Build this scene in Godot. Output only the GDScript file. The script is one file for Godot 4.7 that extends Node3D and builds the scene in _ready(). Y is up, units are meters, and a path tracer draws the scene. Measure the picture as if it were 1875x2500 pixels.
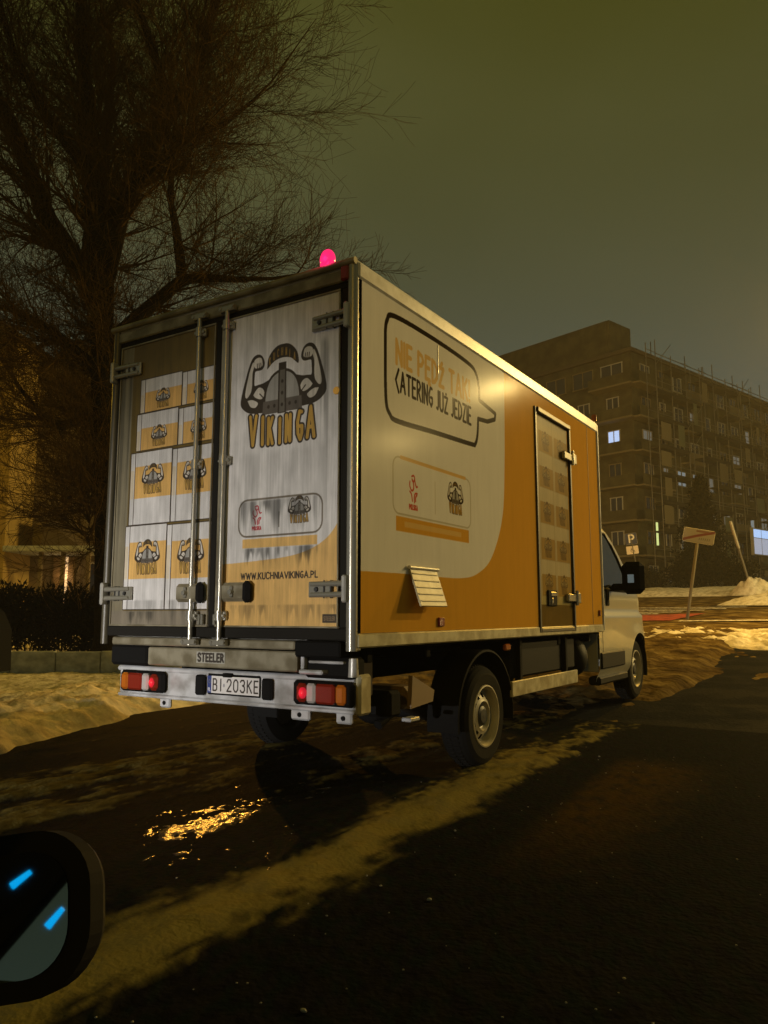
extends Node3D
# A catering box truck parked at night on a slushy street. Metres, y up. The truck's rear right corner stands over the origin,
# its nose points to -z; the street climbs gently ahead of it.

var rng := RandomNumberGenerator.new()
var M := {}
var n1 := FastNoiseLite.new()
var n2 := FastNoiseLite.new()
var n3 := FastNoiseLite.new()

func _ready():
	rng.seed = 7
	camera_and_sky()
	for k in [[n1, 11, 0.9], [n2, 23, 3.2], [n3, 5, 0.35]]:
		k[0].seed = k[1]; k[0].frequency = k[2]; k[0].fractal_octaves = 4
		k[0].noise_type = FastNoiseLite.TYPE_SIMPLEX_SMOOTH
	materials()
	street_lamps()
	terrain()
	apartment_block()
	left_house()
	bare_tree()
	plants_and_signs()
	truck()
	cars()

# ------------------------------------------------------------------ camera, sky, lamps
func camera_and_sky():
	var cam := Camera3D.new(); cam.name = "camera"
	cam.fov = 2.0 * rad_to_deg(atan(1250.0 / 1880.35)); cam.near = 0.02; cam.far = 400.0
	add_child(cam)
	var yaw := deg_to_rad(32.287); var pit := deg_to_rad(7.5427)
	var f := Vector3(-sin(yaw) * cos(pit), sin(pit), -cos(yaw) * cos(pit))
	cam.position = Vector3(2.392, 1.101, 3.491)
	cam.look_at(cam.position + f, Vector3.UP)
	var e := Environment.new()
	e.background_mode = Environment.BG_SKY
	var sm := ProceduralSkyMaterial.new()
	sm.sky_top_color = Color(0.048, 0.047, 0.0).linear_to_srgb()
	sm.sky_horizon_color = Color(0.1, 0.14, 0.165).linear_to_srgb()
	sm.sky_curve = 0.2
	sm.ground_horizon_color = Color(0.02, 0.017, 0.008).linear_to_srgb()
	sm.ground_bottom_color = Color(0.01, 0.009, 0.005).linear_to_srgb()
	sm.sky_cover = noise_tex(0.004, 1024, [[0.25, Color(0, 0, 0)], [0.8, lin(0.018, 0.018, 0.011)]], 4, 0.0, 77)   # uneven glow in the low cloud
	var sk := Sky.new(); sk.sky_material = sm
	e.sky = sk
	e.tonemap_mode = Environment.TONE_MAPPER_LINEAR
	e.tonemap_exposure = 1.0
	e.fog_enabled = true; e.fog_density = 0.0013; e.fog_light_color = Color(0.8, 0.78, 0.7)
	e.sdfgi_enabled = true; e.ssao_enabled = true; e.ssil_enabled = true
	var w := WorldEnvironment.new(); w.name = "world_environment"; w.environment = e
	add_child(w)

const SODIUM := Color(1.0, 0.55, 0.015)
const WARM := Color(1.0, 0.7, 0.24)
func street_lamps():
	# each is a pole with an arm and a lit head; the first stands behind the truck, the others beside the street out of the frame
	lamp(Vector3(-22, 0, -21), 7.6, 225.0, Color(1.0, 0.44, 0.05), Vector3(1, 0, 0.4), "sodium street lamp hidden behind the truck on the far left kerb")
	lamp(Vector3(18.3, 0, -30.1), 10.0, 410.0, WARM, Vector3(-1, 0, 0), "tall warm street lamp far up the right side of the street")
	lamp(Vector3(8.4, 0, -21.0), 9.0, 200.0, WARM, Vector3(-1, 0, 0), "warm street lamp on the right kerb before the junction")
	lamp(Vector3(2.2, 0, -17.0), 8.2, 85.0, Color(1.0, 0.52, 0.06), Vector3(1, 0, 0), "orange street lamp at the corner of the junction")
	lamp(Vector3(7.5, 0, 22.0), 8.0, 50.0, SODIUM, Vector3(-1, 0, 0), "sodium street lamp behind us on the right kerb")
	lamp(Vector3(-14.5, 0, -3.0), 6.2, 12.0, SODIUM, Vector3(0, 0, 1), "short sodium street lamp on the left before the house")

func lamp(base: Vector3, top: float, energy: float, col: Color, arm: Vector3, label: String):
	base.y = G(base.z)
	var t := thing("street_lamp", label, "street lamp", base, "street lamps round the junction")
	var head := Vector3(base.x, top, base.z)
	arm = arm.normalized()
	var foot := head - arm * 1.2
	var s := S(); tube(s, [Vector3(foot.x, base.y, foot.z), Vector3(foot.x, top - 0.3, foot.z)], [0.09, 0.055], 10)
	part("pole", s, M.dark_steel, t)
	s = S(); tube(s, [Vector3(foot.x, top - 0.35, foot.z), foot + arm * 0.2 + Vector3(0, 0.1, 0), head + Vector3(0, 0.17, 0)], [0.045, 0.04, 0.035], 8)
	part("arm", s, M.dark_steel, t)
	s = S(); box(s, head + Vector3(0, 0.17, 0), Vector3(0.5, 0.1, 0.3), 0.03); part("lamp_hood", s, M.dark_steel, t)
	var g := pm(Color(1, 1, 1), 0.4)
	g.emission_enabled = true; g.emission = col.linear_to_srgb(); g.emission_energy_multiplier = 12.0
	s = S(); ball(s, head + Vector3(0, 0.05, 0), Vector3(0.17, 0.09, 0.17), 12, 8); part("lamp_bulb", s, g, t)
	var o := OmniLight3D.new(); o.name = "lamp_light"
	o.light_color = col.linear_to_srgb(); o.light_energy = energy; o.light_size = 0.16; o.omni_range = 120.0; o.omni_attenuation = 2.0
	o.shadow_enabled = true
	t.add_child(o, true); o.position = head + Vector3(0, 0.05, 0) - t.position

# ------------------------------------------------------------------ helpers
func S() -> SurfaceTool:
	var s := SurfaceTool.new(); s.begin(Mesh.PRIMITIVE_TRIANGLES); return s

func pm(lin: Color, rough := 0.7, metal := 0.0) -> StandardMaterial3D:
	var m := StandardMaterial3D.new()
	m.albedo_color = lin.linear_to_srgb(); m.roughness = rough; m.metallic = metal
	return m

var used := {}
func numbered(n: String) -> String:
	used[n] = used.get(n, -1) + 1
	return n if used[n] == 0 else "%s_%03d" % [n, used[n]]

func thing(called: String, label: String, category: String, at: Vector3, group := "") -> Node3D:
	var o := Node3D.new(); o.name = numbered(called); add_child(o, true)
	o.position = at
	o.set_meta("label", label); o.set_meta("category", category)
	if group: o.set_meta("group", group)
	return o

# commits a shape given in world coordinates as one part of a thing, or as a sub-part
func part(called: String, s, m: Material, parent: Node3D, label := "") -> MeshInstance3D:
	var o := MeshInstance3D.new(); o.name = called
	if s is SurfaceTool:
		o.mesh = s.commit()
	else:
		o.mesh = s
	o.material_override = null
	for k in o.mesh.get_surface_count(): o.set_surface_override_material(k, m)
	parent.add_child(o, true)
	if parent.get_parent() == self: o.position = -parent.position
	if label: o.set_meta("label", label)
	return o

func struct(called: String, s: SurfaceTool, m: Material, kind := "structure") -> MeshInstance3D:
	var o := MeshInstance3D.new(); o.name = numbered(called); o.mesh = s.commit()
	for k in o.mesh.get_surface_count(): o.set_surface_override_material(k, m)
	add_child(o, true); o.set_meta("kind", kind)
	return o

func tri(s: SurfaceTool, a, b, c, ua = Vector2(), ub = Vector2(), uc = Vector2()):
	var n: Vector3 = (c - a).cross(b - a)
	if n.length_squared() < 1e-16: return
	n = n.normalized()
	s.set_normal(n); s.set_uv(ua); s.add_vertex(a)
	s.set_normal(n); s.set_uv(ub); s.add_vertex(b)
	s.set_normal(n); s.set_uv(uc); s.add_vertex(c)

func quad(s: SurfaceTool, a, b, c, d):   # clockwise seen from the front
	tri(s, a, b, c); tri(s, a, c, d)

func uvquad(s: SurfaceTool, a, b, c, d):  # a = bottom left, b = top left, c = top right, d = bottom right
	tri(s, a, b, c, Vector2(0, 1), Vector2(0, 0), Vector2(1, 0))
	tri(s, a, c, d, Vector2(0, 1), Vector2(1, 0), Vector2(1, 1))

# a triangle with its own corner normals, wound to agree with them
func smooth(s: SurfaceTool, v: Array, n: Array):
	var w := [0, 1, 2]
	if ((v[2] - v[0]) as Vector3).cross(v[1] - v[0]).dot(n[0] + n[1] + n[2]) < 0.0: w = [0, 2, 1]
	for k in w:
		s.set_normal(n[k]); s.set_uv(Vector2()); s.add_vertex(v[k])

# a box with chamfered edges, optionally turned by a basis
func box(s: SurfaceTool, c: Vector3, size: Vector3, r := 0.004, b := Basis()):
	var h := size * 0.5
	r = minf(r, minf(h.x, minf(h.y, h.z)) * 0.98)
	var P := {}
	for x in [-1, 1]:
		for y in [-1, 1]:
			for z in [-1, 1]:
				var k := Vector3i(x, y, z)
				P[[k, 0]] = c + b * Vector3(x * h.x, y * (h.y - r), z * (h.z - r))
				P[[k, 1]] = c + b * Vector3(x * (h.x - r), y * h.y, z * (h.z - r))
				P[[k, 2]] = c + b * Vector3(x * (h.x - r), y * (h.y - r), z * h.z)
	var out := func(a, bb, cc, dd):
		var mid: Vector3 = (a + bb + cc + dd) / 4.0 - c
		if (cc - a).cross(bb - a).dot(mid) < 0: quad(s, a, dd, cc, bb)
		else: quad(s, a, bb, cc, dd)
	for ax in 3:
		var u := (ax + 1) % 3; var v := (ax + 2) % 3
		for sg in [-1, 1]:
			var q := []
			for cr in [[-1, -1], [1, -1], [1, 1], [-1, 1]]:
				var k := Vector3i(); k[ax] = sg; k[u] = cr[0]; k[v] = cr[1]
				q.append(P[[k, ax]])
			out.call(q[0], q[1], q[2], q[3])
		for su in [-1, 1]:
			for sv in [-1, 1]:
				var k0 := Vector3i(); k0[ax] = -1; k0[u] = su; k0[v] = sv
				var k1 := k0; k1[ax] = 1
				out.call(P[[k0, u]], P[[k1, u]], P[[k1, v]], P[[k0, v]])
	for x in [-1, 1]:
		for y in [-1, 1]:
			for z in [-1, 1]:
				var k := Vector3i(x, y, z)
				var a = P[[k, 0]]; var bb = P[[k, 1]]; var cc = P[[k, 2]]
				if (cc - a).cross(bb - a).dot(a - c) < 0: tri(s, a, cc, bb)
				else: tri(s, a, bb, cc)

func bx(s: SurfaceTool, x0, x1, y0, y1, z0, z1, r := 0.004):
	box(s, Vector3((x0 + x1) * 0.5, (y0 + y1) * 0.5, (z0 + z1) * 0.5), Vector3(absf(x1 - x0), absf(y1 - y0), absf(z1 - z0)), r)

func tube(s: SurfaceTool, pts: Array, rad: Array, n := 8, caps := true):
	var rings := []
	var nr := []
	var up := Vector3(0.137, 0.3, 0.94)
	for i in pts.size():
		var d: Vector3 = (pts[mini(i + 1, pts.size() - 1)] - pts[maxi(i - 1, 0)]).normalized()
		var u := up.cross(d)
		if u.length() < 0.05: u = Vector3(1, 0, 0).cross(d)
		u = u.normalized(); var v := d.cross(u)
		var ring := []; var nn := []
		for k in n:
			var a := TAU * k / n
			var q := u * cos(a) + v * sin(a)
			ring.append(pts[i] + q * rad[i]); nn.append(q)
		rings.append(ring); nr.append(nn)
	for i in pts.size() - 1:
		for k in n:
			var l := (k + 1) % n
			smooth(s, [rings[i][k], rings[i][l], rings[i + 1][l]], [nr[i][k], nr[i][l], nr[i + 1][l]])
			smooth(s, [rings[i][k], rings[i + 1][l], rings[i + 1][k]], [nr[i][k], nr[i + 1][l], nr[i + 1][k]])
	if caps:
		for e in [0, pts.size() - 1]:
			for k in n:
				var a = rings[e][k]; var b = rings[e][(k + 1) % n]
				if e == 0: tri(s, pts[e], b, a)
				else: tri(s, pts[e], a, b)

func ball(s: SurfaceTool, c: Vector3, r: Vector3, n := 12, m := 8):
	for j in m:
		for i in n:
			var q := []
			for w in [[i, j], [i + 1, j], [i + 1, j + 1], [i, j + 1]]:
				var a: float = TAU * w[0] / n; var t: float = PI * w[1] / m
				q.append(Vector3(sin(t) * cos(a), cos(t), sin(t) * sin(a)))
			var v := q.map(func(e): return c + e * r)
			smooth(s, [v[0], v[1], v[2]], [q[0], q[1], q[2]]); smooth(s, [v[0], v[2], v[3]], [q[0], q[2], q[3]])

# profile [(radius, along)], turned round an axis through c
func lathe(s: SurfaceTool, c: Vector3, axis: Vector3, prof: Array, n := 32, a0 := 0.0, a1 := TAU):
	axis = axis.normalized()
	var u := axis.cross(Vector3(0, 1, 0))
	if u.length() < 0.1: u = axis.cross(Vector3(1, 0, 0))
	u = u.normalized(); var v := axis.cross(u)
	for i in prof.size() - 1:
		var p: Vector2 = prof[i]; var q: Vector2 = prof[i + 1]
		var d := (q - p).normalized()
		for k in n:
			var w := []
			var nn := []
			for l in [k, k + 1]:
				var a: float = a0 + (a1 - a0) * l / n
				var rr := u * cos(a) + v * sin(a)
				w.append(c + rr * p.x + axis * p.y); w.append(c + rr * q.x + axis * q.y)
				nn.append(rr * d.y - axis * d.x)
			smooth(s, [w[0], w[2], w[3]], [nn[0], nn[1], nn[1]]); smooth(s, [w[0], w[3], w[1]], [nn[0], nn[1], nn[0]])

# a flat outline with thickness: poly in the plane (o; ex, ey), pushed along ez by depth
func prism(s: SurfaceTool, poly: PackedVector2Array, o: Vector3, ex: Vector3, ey: Vector3, ez: Vector3, depth: float):
	var idx := Geometry2D.triangulate_polygon(poly)
	var top := []; var bot := []
	for p in poly:
		top.append(o + ex * p.x + ey * p.y + ez * depth); bot.append(o + ex * p.x + ey * p.y)
	for k in range(0, idx.size(), 3):
		var a = top[idx[k]]; var b = top[idx[k + 1]]; var c = top[idx[k + 2]]
		if (c - a).cross(b - a).dot(ez) < 0:
			tri(s, a, c, b); tri(s, bot[idx[k]], bot[idx[k + 1]], bot[idx[k + 2]])
		else:
			tri(s, a, b, c); tri(s, bot[idx[k]], bot[idx[k + 2]], bot[idx[k + 1]])
	var ccw := Geometry2D.is_polygon_clockwise(poly)
	for k in poly.size():
		var l := (k + 1) % poly.size()
		var out: Vector3 = (ex * (poly[l].y - poly[k].y) - ey * (poly[l].x - poly[k].x)) * (-1.0 if ccw else 1.0)
		if (bot[l] - bot[k]).cross(top[k] - bot[k]).dot(out) > 0: quad(s, bot[k], top[k], top[l], bot[l])
		else: quad(s, bot[k], bot[l], top[l], top[k])

func round_rect(w: float, h: float, r: float, n := 5) -> PackedVector2Array:
	var p := PackedVector2Array()
	for q in [[w / 2 - r, h / 2 - r, 0], [-w / 2 + r, h / 2 - r, 1], [-w / 2 + r, -h / 2 + r, 2], [w / 2 - r, -h / 2 + r, 3]]:
		for k in n + 1:
			var a: float = (q[2] + float(k) / n) * PI / 2
			p.append(Vector2(q[0] + cos(a) * r, q[1] + sin(a) * r))
	return p

func noise_tex(freq: float, size := 512, ramp := [], oct := 4, bump := 0.0, sd := 1) -> NoiseTexture2D:
	var f := FastNoiseLite.new(); f.seed = sd; f.frequency = freq; f.fractal_octaves = oct; f.noise_type = FastNoiseLite.TYPE_SIMPLEX_SMOOTH
	var t := NoiseTexture2D.new(); t.width = size; t.height = size; t.seamless = true; t.noise = f
	if bump > 0.0: t.as_normal_map = true; t.bump_strength = bump
	if ramp.size():
		var g := Gradient.new()
		g.offsets = PackedFloat32Array(ramp.map(func(r): return r[0]))
		g.colors = PackedColorArray(ramp.map(func(r): return r[1]))
		t.color_ramp = g
	return t

func tri_world(m: StandardMaterial3D, scale: float):
	m.uv1_triplanar = true; m.uv1_world_triplanar = true; m.uv1_scale = Vector3.ONE * scale

func lin(r, g, b) -> Color: return Color(r, g, b).linear_to_srgb()

func grey(v) -> Color: return Color(v, v, v)

func materials():
	M.dark_steel = pm(Color(0.05, 0.05, 0.05), 0.5, 0.6)
	M.black = pm(Color(0.007, 0.007, 0.007), 0.75); M.black.metallic_specular = 0.2
	M.rubber = pm(Color(0.008, 0.008, 0.008), 0.9); M.rubber.metallic_specular = 0.25
	M.rim = pm(Color(0.42, 0.38, 0.28), 0.45)
	M.plastic = pm(Color(0.012, 0.012, 0.011), 0.6); M.plastic.metallic_specular = 0.25
	M.steel = pm(Color(0.36, 0.34, 0.28), 0.27, 0.55)
	M.zinc = pm(Color(0.45, 0.44, 0.4), 0.45, 0.3)
	M.zinc.roughness_texture = noise_tex(0.02, 256, [[0.2, grey(0.5)], [0.8, grey(1.0)]])
	tri_world(M.zinc, 1.5)
	M.alu = pm(Color(0.3, 0.27, 0.19), 0.42, 0.3)
	M.alu.albedo_texture = noise_tex(0.015, 256, [[0.25, lin(0.55, 0.52, 0.45)], [0.7, Color(1, 1, 1)]], 5, 0.0, 31)
	tri_world(M.alu, 1.2)
	M.gasket = pm(Color(0.012, 0.011, 0.009), 0.7); M.gasket.metallic_specular = 0.25
	M.old_trim = pm(Color(0.07, 0.06, 0.035), 0.4)
	M.door_frame = pm(Color(0.035, 0.025, 0.01), 0.5)
	M.bright_amber = pm(Color(0.9, 0.5, 0.1), 0.2)
	M.mirror_shell = pm(Color(0.03, 0.028, 0.025), 0.33)
	M.white = pm(Color(0.7, 0.69, 0.66), 0.35)
	M.white.albedo_texture = noise_tex(0.012, 512, [[0.2, lin(0.72, 0.70, 0.64)], [0.7, Color(1, 1, 1)]], 5, 0.0, 41)
	tri_world(M.white, 0.8)
	M.cream = pm(Color(0.5, 0.45, 0.28), 0.5)
	M.cream.albedo_texture = noise_tex(0.02, 256, [[0.25, lin(0.6, 0.55, 0.42)], [0.7, Color(1, 1, 1)]], 5, 0.0, 43)
	tri_world(M.cream, 1.0)
	M.bumper = pm(Color(0.47, 0.48, 0.49), 0.4)
	M.bumper.albedo_texture = noise_tex(0.02, 256, [[0.2, lin(0.55, 0.53, 0.5)], [0.65, Color(1, 1, 1)]], 5, 0.0, 47)
	tri_world(M.bumper, 0.9)
	M.tan = pm(Color(0.2, 0.13, 0.06), 0.6)
	M.rust = pm(Color(0.04, 0.024, 0.01), 0.8)
	M.glass = pm(Color(0.02, 0.022, 0.02), 0.05); M.glass.metallic_specular = 0.6
	M.paint = pm(Color(0.4, 0.39, 0.32), 0.28); M.paint.clearcoat_enabled = true; M.paint.clearcoat = 0.6; M.paint.clearcoat_roughness = 0.08
	M.red_lens = pm(Color(0.2, 0.018, 0.008), 0.2); M.amber_lens = pm(Color(0.42, 0.11, 0.008), 0.2); M.white_lens = pm(Color(0.4, 0.38, 0.36), 0.2)
	for l in [M.red_lens, M.amber_lens, M.white_lens]:
		l.normal_enabled = true; l.normal_texture = noise_tex(0.2, 128, [], 1, 3.0); l.normal_scale = 0.3; tri_world(l, 6.0)
	M.lit_red = pm(Color(0.6, 0.02, 0.03), 0.2); M.lit_red.emission_enabled = true; M.lit_red.emission = lin(1.0, 0.02, 0.06); M.lit_red.emission_energy_multiplier = 0.33
	M.lit_pink = pm(Color(0.6, 0.02, 0.1), 0.2); M.lit_pink.emission_enabled = true; M.lit_pink.emission = lin(1.0, 0.02, 0.16); M.lit_pink.emission_energy_multiplier = 1.0
	M.concrete = pm(Color(0.5, 0.54, 0.52), 0.85)
	M.concrete.albedo_texture = noise_tex(0.02, 512, [[0.2, lin(0.5, 0.5, 0.48)], [0.8, Color(1, 1, 1)]], 5)
	tri_world(M.concrete, 0.5)
	M.snow = pm(Color(0.7, 0.66, 0.56), 0.75)
	M.snow.albedo_texture = noise_tex(0.012, 512, [[0.15, lin(0.42, 0.38, 0.32)], [0.5, lin(0.85, 0.84, 0.82)], [0.8, Color(1, 1, 1)]], 6, 0.0, 3)
	M.snow.normal_enabled = true; M.snow.normal_texture = noise_tex(0.05, 512, [], 5, 6.0, 4); M.snow.normal_scale = 0.4
	tri_world(M.snow, 0.45)
	M.slush = pm(Color(0.25, 0.21, 0.08), 0.6)
	M.slush.albedo_texture = noise_tex(0.02, 512, [[0.2, lin(0.3, 0.28, 0.24)], [0.75, Color(1, 1, 1)]], 6, 0.0, 8)
	M.slush.normal_enabled = true; M.slush.normal_texture = noise_tex(0.06, 512, [], 4, 7.0, 9); M.slush.normal_scale = 0.8
	tri_world(M.slush, 0.7)
	M.packed = pm(Color(0.16, 0.115, 0.04), 0.9); M.packed.metallic_specular = 0.12
	M.packed.albedo_texture = noise_tex(0.01, 512, [[0.2, lin(0.22, 0.18, 0.12)], [0.5, lin(0.55, 0.5, 0.42)], [0.75, Color(1, 1, 1)]], 6, 0.0, 12)
	M.packed.normal_enabled = true; M.packed.normal_texture = noise_tex(0.03, 512, [], 5, 6.0, 13)
	tri_world(M.packed, 0.22)
	M.asphalt = pm(Color(0.014, 0.0165, 0.019), 1.0); M.asphalt.metallic_specular = 0.12
	M.asphalt.albedo_texture = noise_tex(0.18, 1024, [[0.25, lin(0.25, 0.25, 0.25)], [0.75, lin(0.9, 0.9, 0.9)]], 5, 0.0, 14)
	M.asphalt.roughness_texture = noise_tex(0.006, 512, [[0.3, grey(0.8)], [0.62, grey(1.0)]], 5, 0.0, 15)
	M.asphalt.normal_enabled = true; M.asphalt.normal_texture = noise_tex(0.035, 1024, [], 4, 9.0, 16); M.asphalt.normal_scale = 0.3
	tri_world(M.asphalt, 0.4)
	M.ice = pm(Color(0.035, 0.03, 0.018), 0.24); M.ice.metallic_specular = 0.17
	M.ice.normal_enabled = true; M.ice.normal_texture = noise_tex(0.05, 512, [], 3, 7.0, 36); M.ice.normal_scale = 0.25; tri_world(M.ice, 1.6)
	M.ice_crumb = pm(Color(0.3, 0.28, 0.22), 0.12)
	M.soil = pm(Color(0.1, 0.085, 0.06), 0.9)
	M.soil.albedo_texture = noise_tex(0.01, 512, [[0.2, lin(0.4, 0.36, 0.3)], [0.8, Color(1, 1, 1)]], 5, 0.0, 17)
	tri_world(M.soil, 0.15)
	M.red_paint = pm(Color(0.3, 0.05, 0.015), 0.7)
	M.red_paint.albedo_texture = noise_tex(0.015, 512, [[0.25, lin(0.5, 0.4, 0.35)], [0.6, Color(1, 1, 1)]], 5, 0.0, 18)
	tri_world(M.red_paint, 0.4)
	M.road_paint = pm(Color(0.6, 0.57, 0.5), 0.6)
	M.road_paint.albedo_texture = noise_tex(0.02, 512, [[0.3, lin(0.25, 0.2, 0.15)], [0.55, Color(1, 1, 1)]], 5, 0.0, 19)
	tri_world(M.road_paint, 0.5)
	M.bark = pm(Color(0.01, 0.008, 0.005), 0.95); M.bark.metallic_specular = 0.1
	M.bark.normal_enabled = true; M.bark.normal_texture = noise_tex(0.05, 256, [], 4, 8.0, 20); tri_world(M.bark, 1.2)
	M.twig = pm(Color(0.055, 0.034, 0.01), 0.95); M.twig.metallic_specular = 0.1
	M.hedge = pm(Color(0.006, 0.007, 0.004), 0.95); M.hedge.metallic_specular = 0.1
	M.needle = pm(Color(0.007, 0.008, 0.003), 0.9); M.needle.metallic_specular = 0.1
	M.wall_dim = pm(Color(0.2, 0.16, 0.1), 0.9)
	M.wall_dim.albedo_texture = noise_tex(0.02, 512, [[0.2, lin(0.7, 0.68, 0.62)], [0.8, Color(1, 1, 1)]], 5, 0.0, 22); tri_world(M.wall_dim, 0.2)
	M.wall_ochre = pm(Color(0.36, 0.26, 0.07), 0.9)
	M.wall_ochre.albedo_texture = noise_tex(0.02, 512, [[0.2, lin(0.75, 0.72, 0.68)], [0.8, Color(1, 1, 1)]], 5, 0.0, 24); tri_world(M.wall_ochre, 0.3)
	M.block_wall = pm(Color(0.12, 0.103, 0.045), 0.9)
	M.block_wall.albedo_texture = noise_tex(0.01, 512, [[0.2, lin(0.45, 0.42, 0.36)], [0.8, Color(1, 1, 1)]], 6, 0.0, 26); tri_world(M.block_wall, 0.12)
	M.block_light = pm(Color(0.24, 0.19, 0.1), 0.9)
	M.block_dark = pm(Color(0.1, 0.075, 0.04), 0.9)
	M.frame = pm(Color(0.5, 0.48, 0.42), 0.6)
	M.pane = pm(Color(0.03, 0.03, 0.028), 0.08)
	M.netting = pm(Color(0.16, 0.17, 0.1), 0.95)
	M.plank = pm(Color(0.035, 0.026, 0.01), 0.9)
	M.scaffold_steel = pm(Color(0.22, 0.2, 0.16), 0.5, 0.6)
	M.pole_steel = pm(Color(0.1, 0.09, 0.07), 0.6, 0.2)

# ------------------------------------------------------------------ ground
func G(z: float) -> float:          # the street climbs ahead of the truck
	var s := maxf(0.0, -z - 4.6)
	return 0.063 * s * s / (s + 0.9)

func sheet(x0: float, x1: float, z0: float, z1: float, dx: float, dz: float, h: Callable, col = null) -> SurfaceTool:
	var s := S()
	var nx := int(ceil((x1 - x0) / dx)); var nz := int(ceil((z1 - z0) / dz))
	s.set_smooth_group(0)
	for j in nz + 1:
		for i in nx + 1:
			var x := x0 + (x1 - x0) * i / nx; var z := z0 + (z1 - z0) * j / nz
			if col: s.set_color(col.call(x, z))
			s.set_uv(Vector2(x, z)); s.add_vertex(Vector3(x, h.call(x, z), z))
	for j in nz:
		for i in nx:
			var a := j * (nx + 1) + i
			for k in [a, a + 1, a + nx + 2, a, a + nx + 2, a + nx + 1]: s.add_index(k)
	s.generate_normals()
	return s

func bump(x: float, c: float, w: float) -> float:
	var t := (x - c) / w
	return exp(-t * t)

func slush_height(x: float, z: float) -> float:
	# low refrozen streaks along the street left by wheels, and a ridge between the parking lane and the carriageway
	var wob := 0.07 * sin(z * 0.9 + 1.0) + 0.16 * n3.get_noise_2d(z * 0.8, 3.0)
	var st := n1.get_noise_2d(x * 2.2 + wob * 2.0, z * 0.4)
	var fine := n2.get_noise_2d(x * 1.3, z * 0.6)
	var lumps := n2.get_noise_2d(x * 4.0, z * 2.2)
	var grit := n2.get_noise_2d(x * 9.0, z * 6.0)
	var h := -0.014 + 0.022 * st + 0.012 * fine + 0.008 * lumps + 0.007 * grit
	h += 0.03 * bump(x, -2.2 + wob, 0.42) * (1.0 + 1.2 * fine)
	h += 0.024 * bump(x, -1.5 + wob * 0.7, 0.14) * (1.0 + 1.5 * st)
	h += 0.022 * bump(x, -0.85 + wob, 0.3) * smoothstep(0.2, -1.0, z) * (1.0 + 1.5 * fine)
	h += 0.03 * bump(x, 0.2 + 0.5 * wob + 0.03 * (z - 1.0), 0.16) * smoothstep(-4.5, -0.5, z) * (1.0 + 0.9 * fine)
	h += 0.03 * bump(x, 0.3, 0.5) * bump(z, -2.6, 1.4) * (1.0 + fine)
	h -= 0.03 * bump(x, -0.65, 0.3) * smoothstep(-1.5, 0.0, z)
	var right := smoothstep(0.42, 0.8, x - 0.05 * (z - 1.0))
	h -= right * 0.12
	# packed snow starts again ahead of the bare stretch
	var far := smoothstep(0.0, 2.2, -z - 5.6 - 0.9 * maxf(0.0, x) + 0.5 * fine)
	h += far * (0.12 + 0.02 * st)
	return h

# what lies on the lane: bare asphalt, grey slush where it is left, and a brown patch of cast light painted on the carriageway
func lane_color(x: float, z: float) -> Color:
	var h := slush_height(x, z)
	var g := n2.get_noise_2d(x * 12.0, z * 10.0); var g2 := n2.get_noise_2d(x * 3.0 + 40.0, z * 1.2)
	var m := smoothstep(0.0, 0.013, h + 0.007 * g + 0.006 * g2) * clampf(0.7 + 0.6 * g2 + 0.5 * g, 0.1, 1.0)
	var wob := 0.07 * sin(z * 0.9 + 1.0) + 0.16 * n3.get_noise_2d(z * 0.8, 3.0)
	var ridge := 0.85 * smoothstep(0.2, 0.85, bump(x, 0.2 + 0.5 * wob + 0.03 * (z - 1.0), 0.2) * smoothstep(-4.0, -1.0, z) + 0.4 * g2 + 0.12 * g + 0.5 * n1.get_noise_2d(x * 2.0, z * 0.8))
	ridge *= smoothstep(0.03, 0.3, bump(x, 0.2 + 0.5 * wob + 0.03 * (z - 1.0), 0.26))
	var a := Color(0.0078, 0.009, 0.0105) * (1.0 + 0.6 * g)
	var light_patch := smoothstep(0.0, 0.18, x - 0.62 - 0.07 * (z + 2.2)) * smoothstep(1.55, 1.05, x + 0.25 * g2) * smoothstep(-2.9, -2.2, z) * smoothstep(0.6, -0.9, z + 0.5 * g2)  # soft-edged patch of cast light, put into the asphalt colour as brown
	a = a.lerp(Color(0.06, 0.034, 0.005), light_patch * clampf(0.55 + 0.6 * g2 + 0.3 * g, 0.1, 0.9))
	return a.lerp(Color(0.19, 0.16, 0.05), maxf(m * 0.9, ridge))

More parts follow.
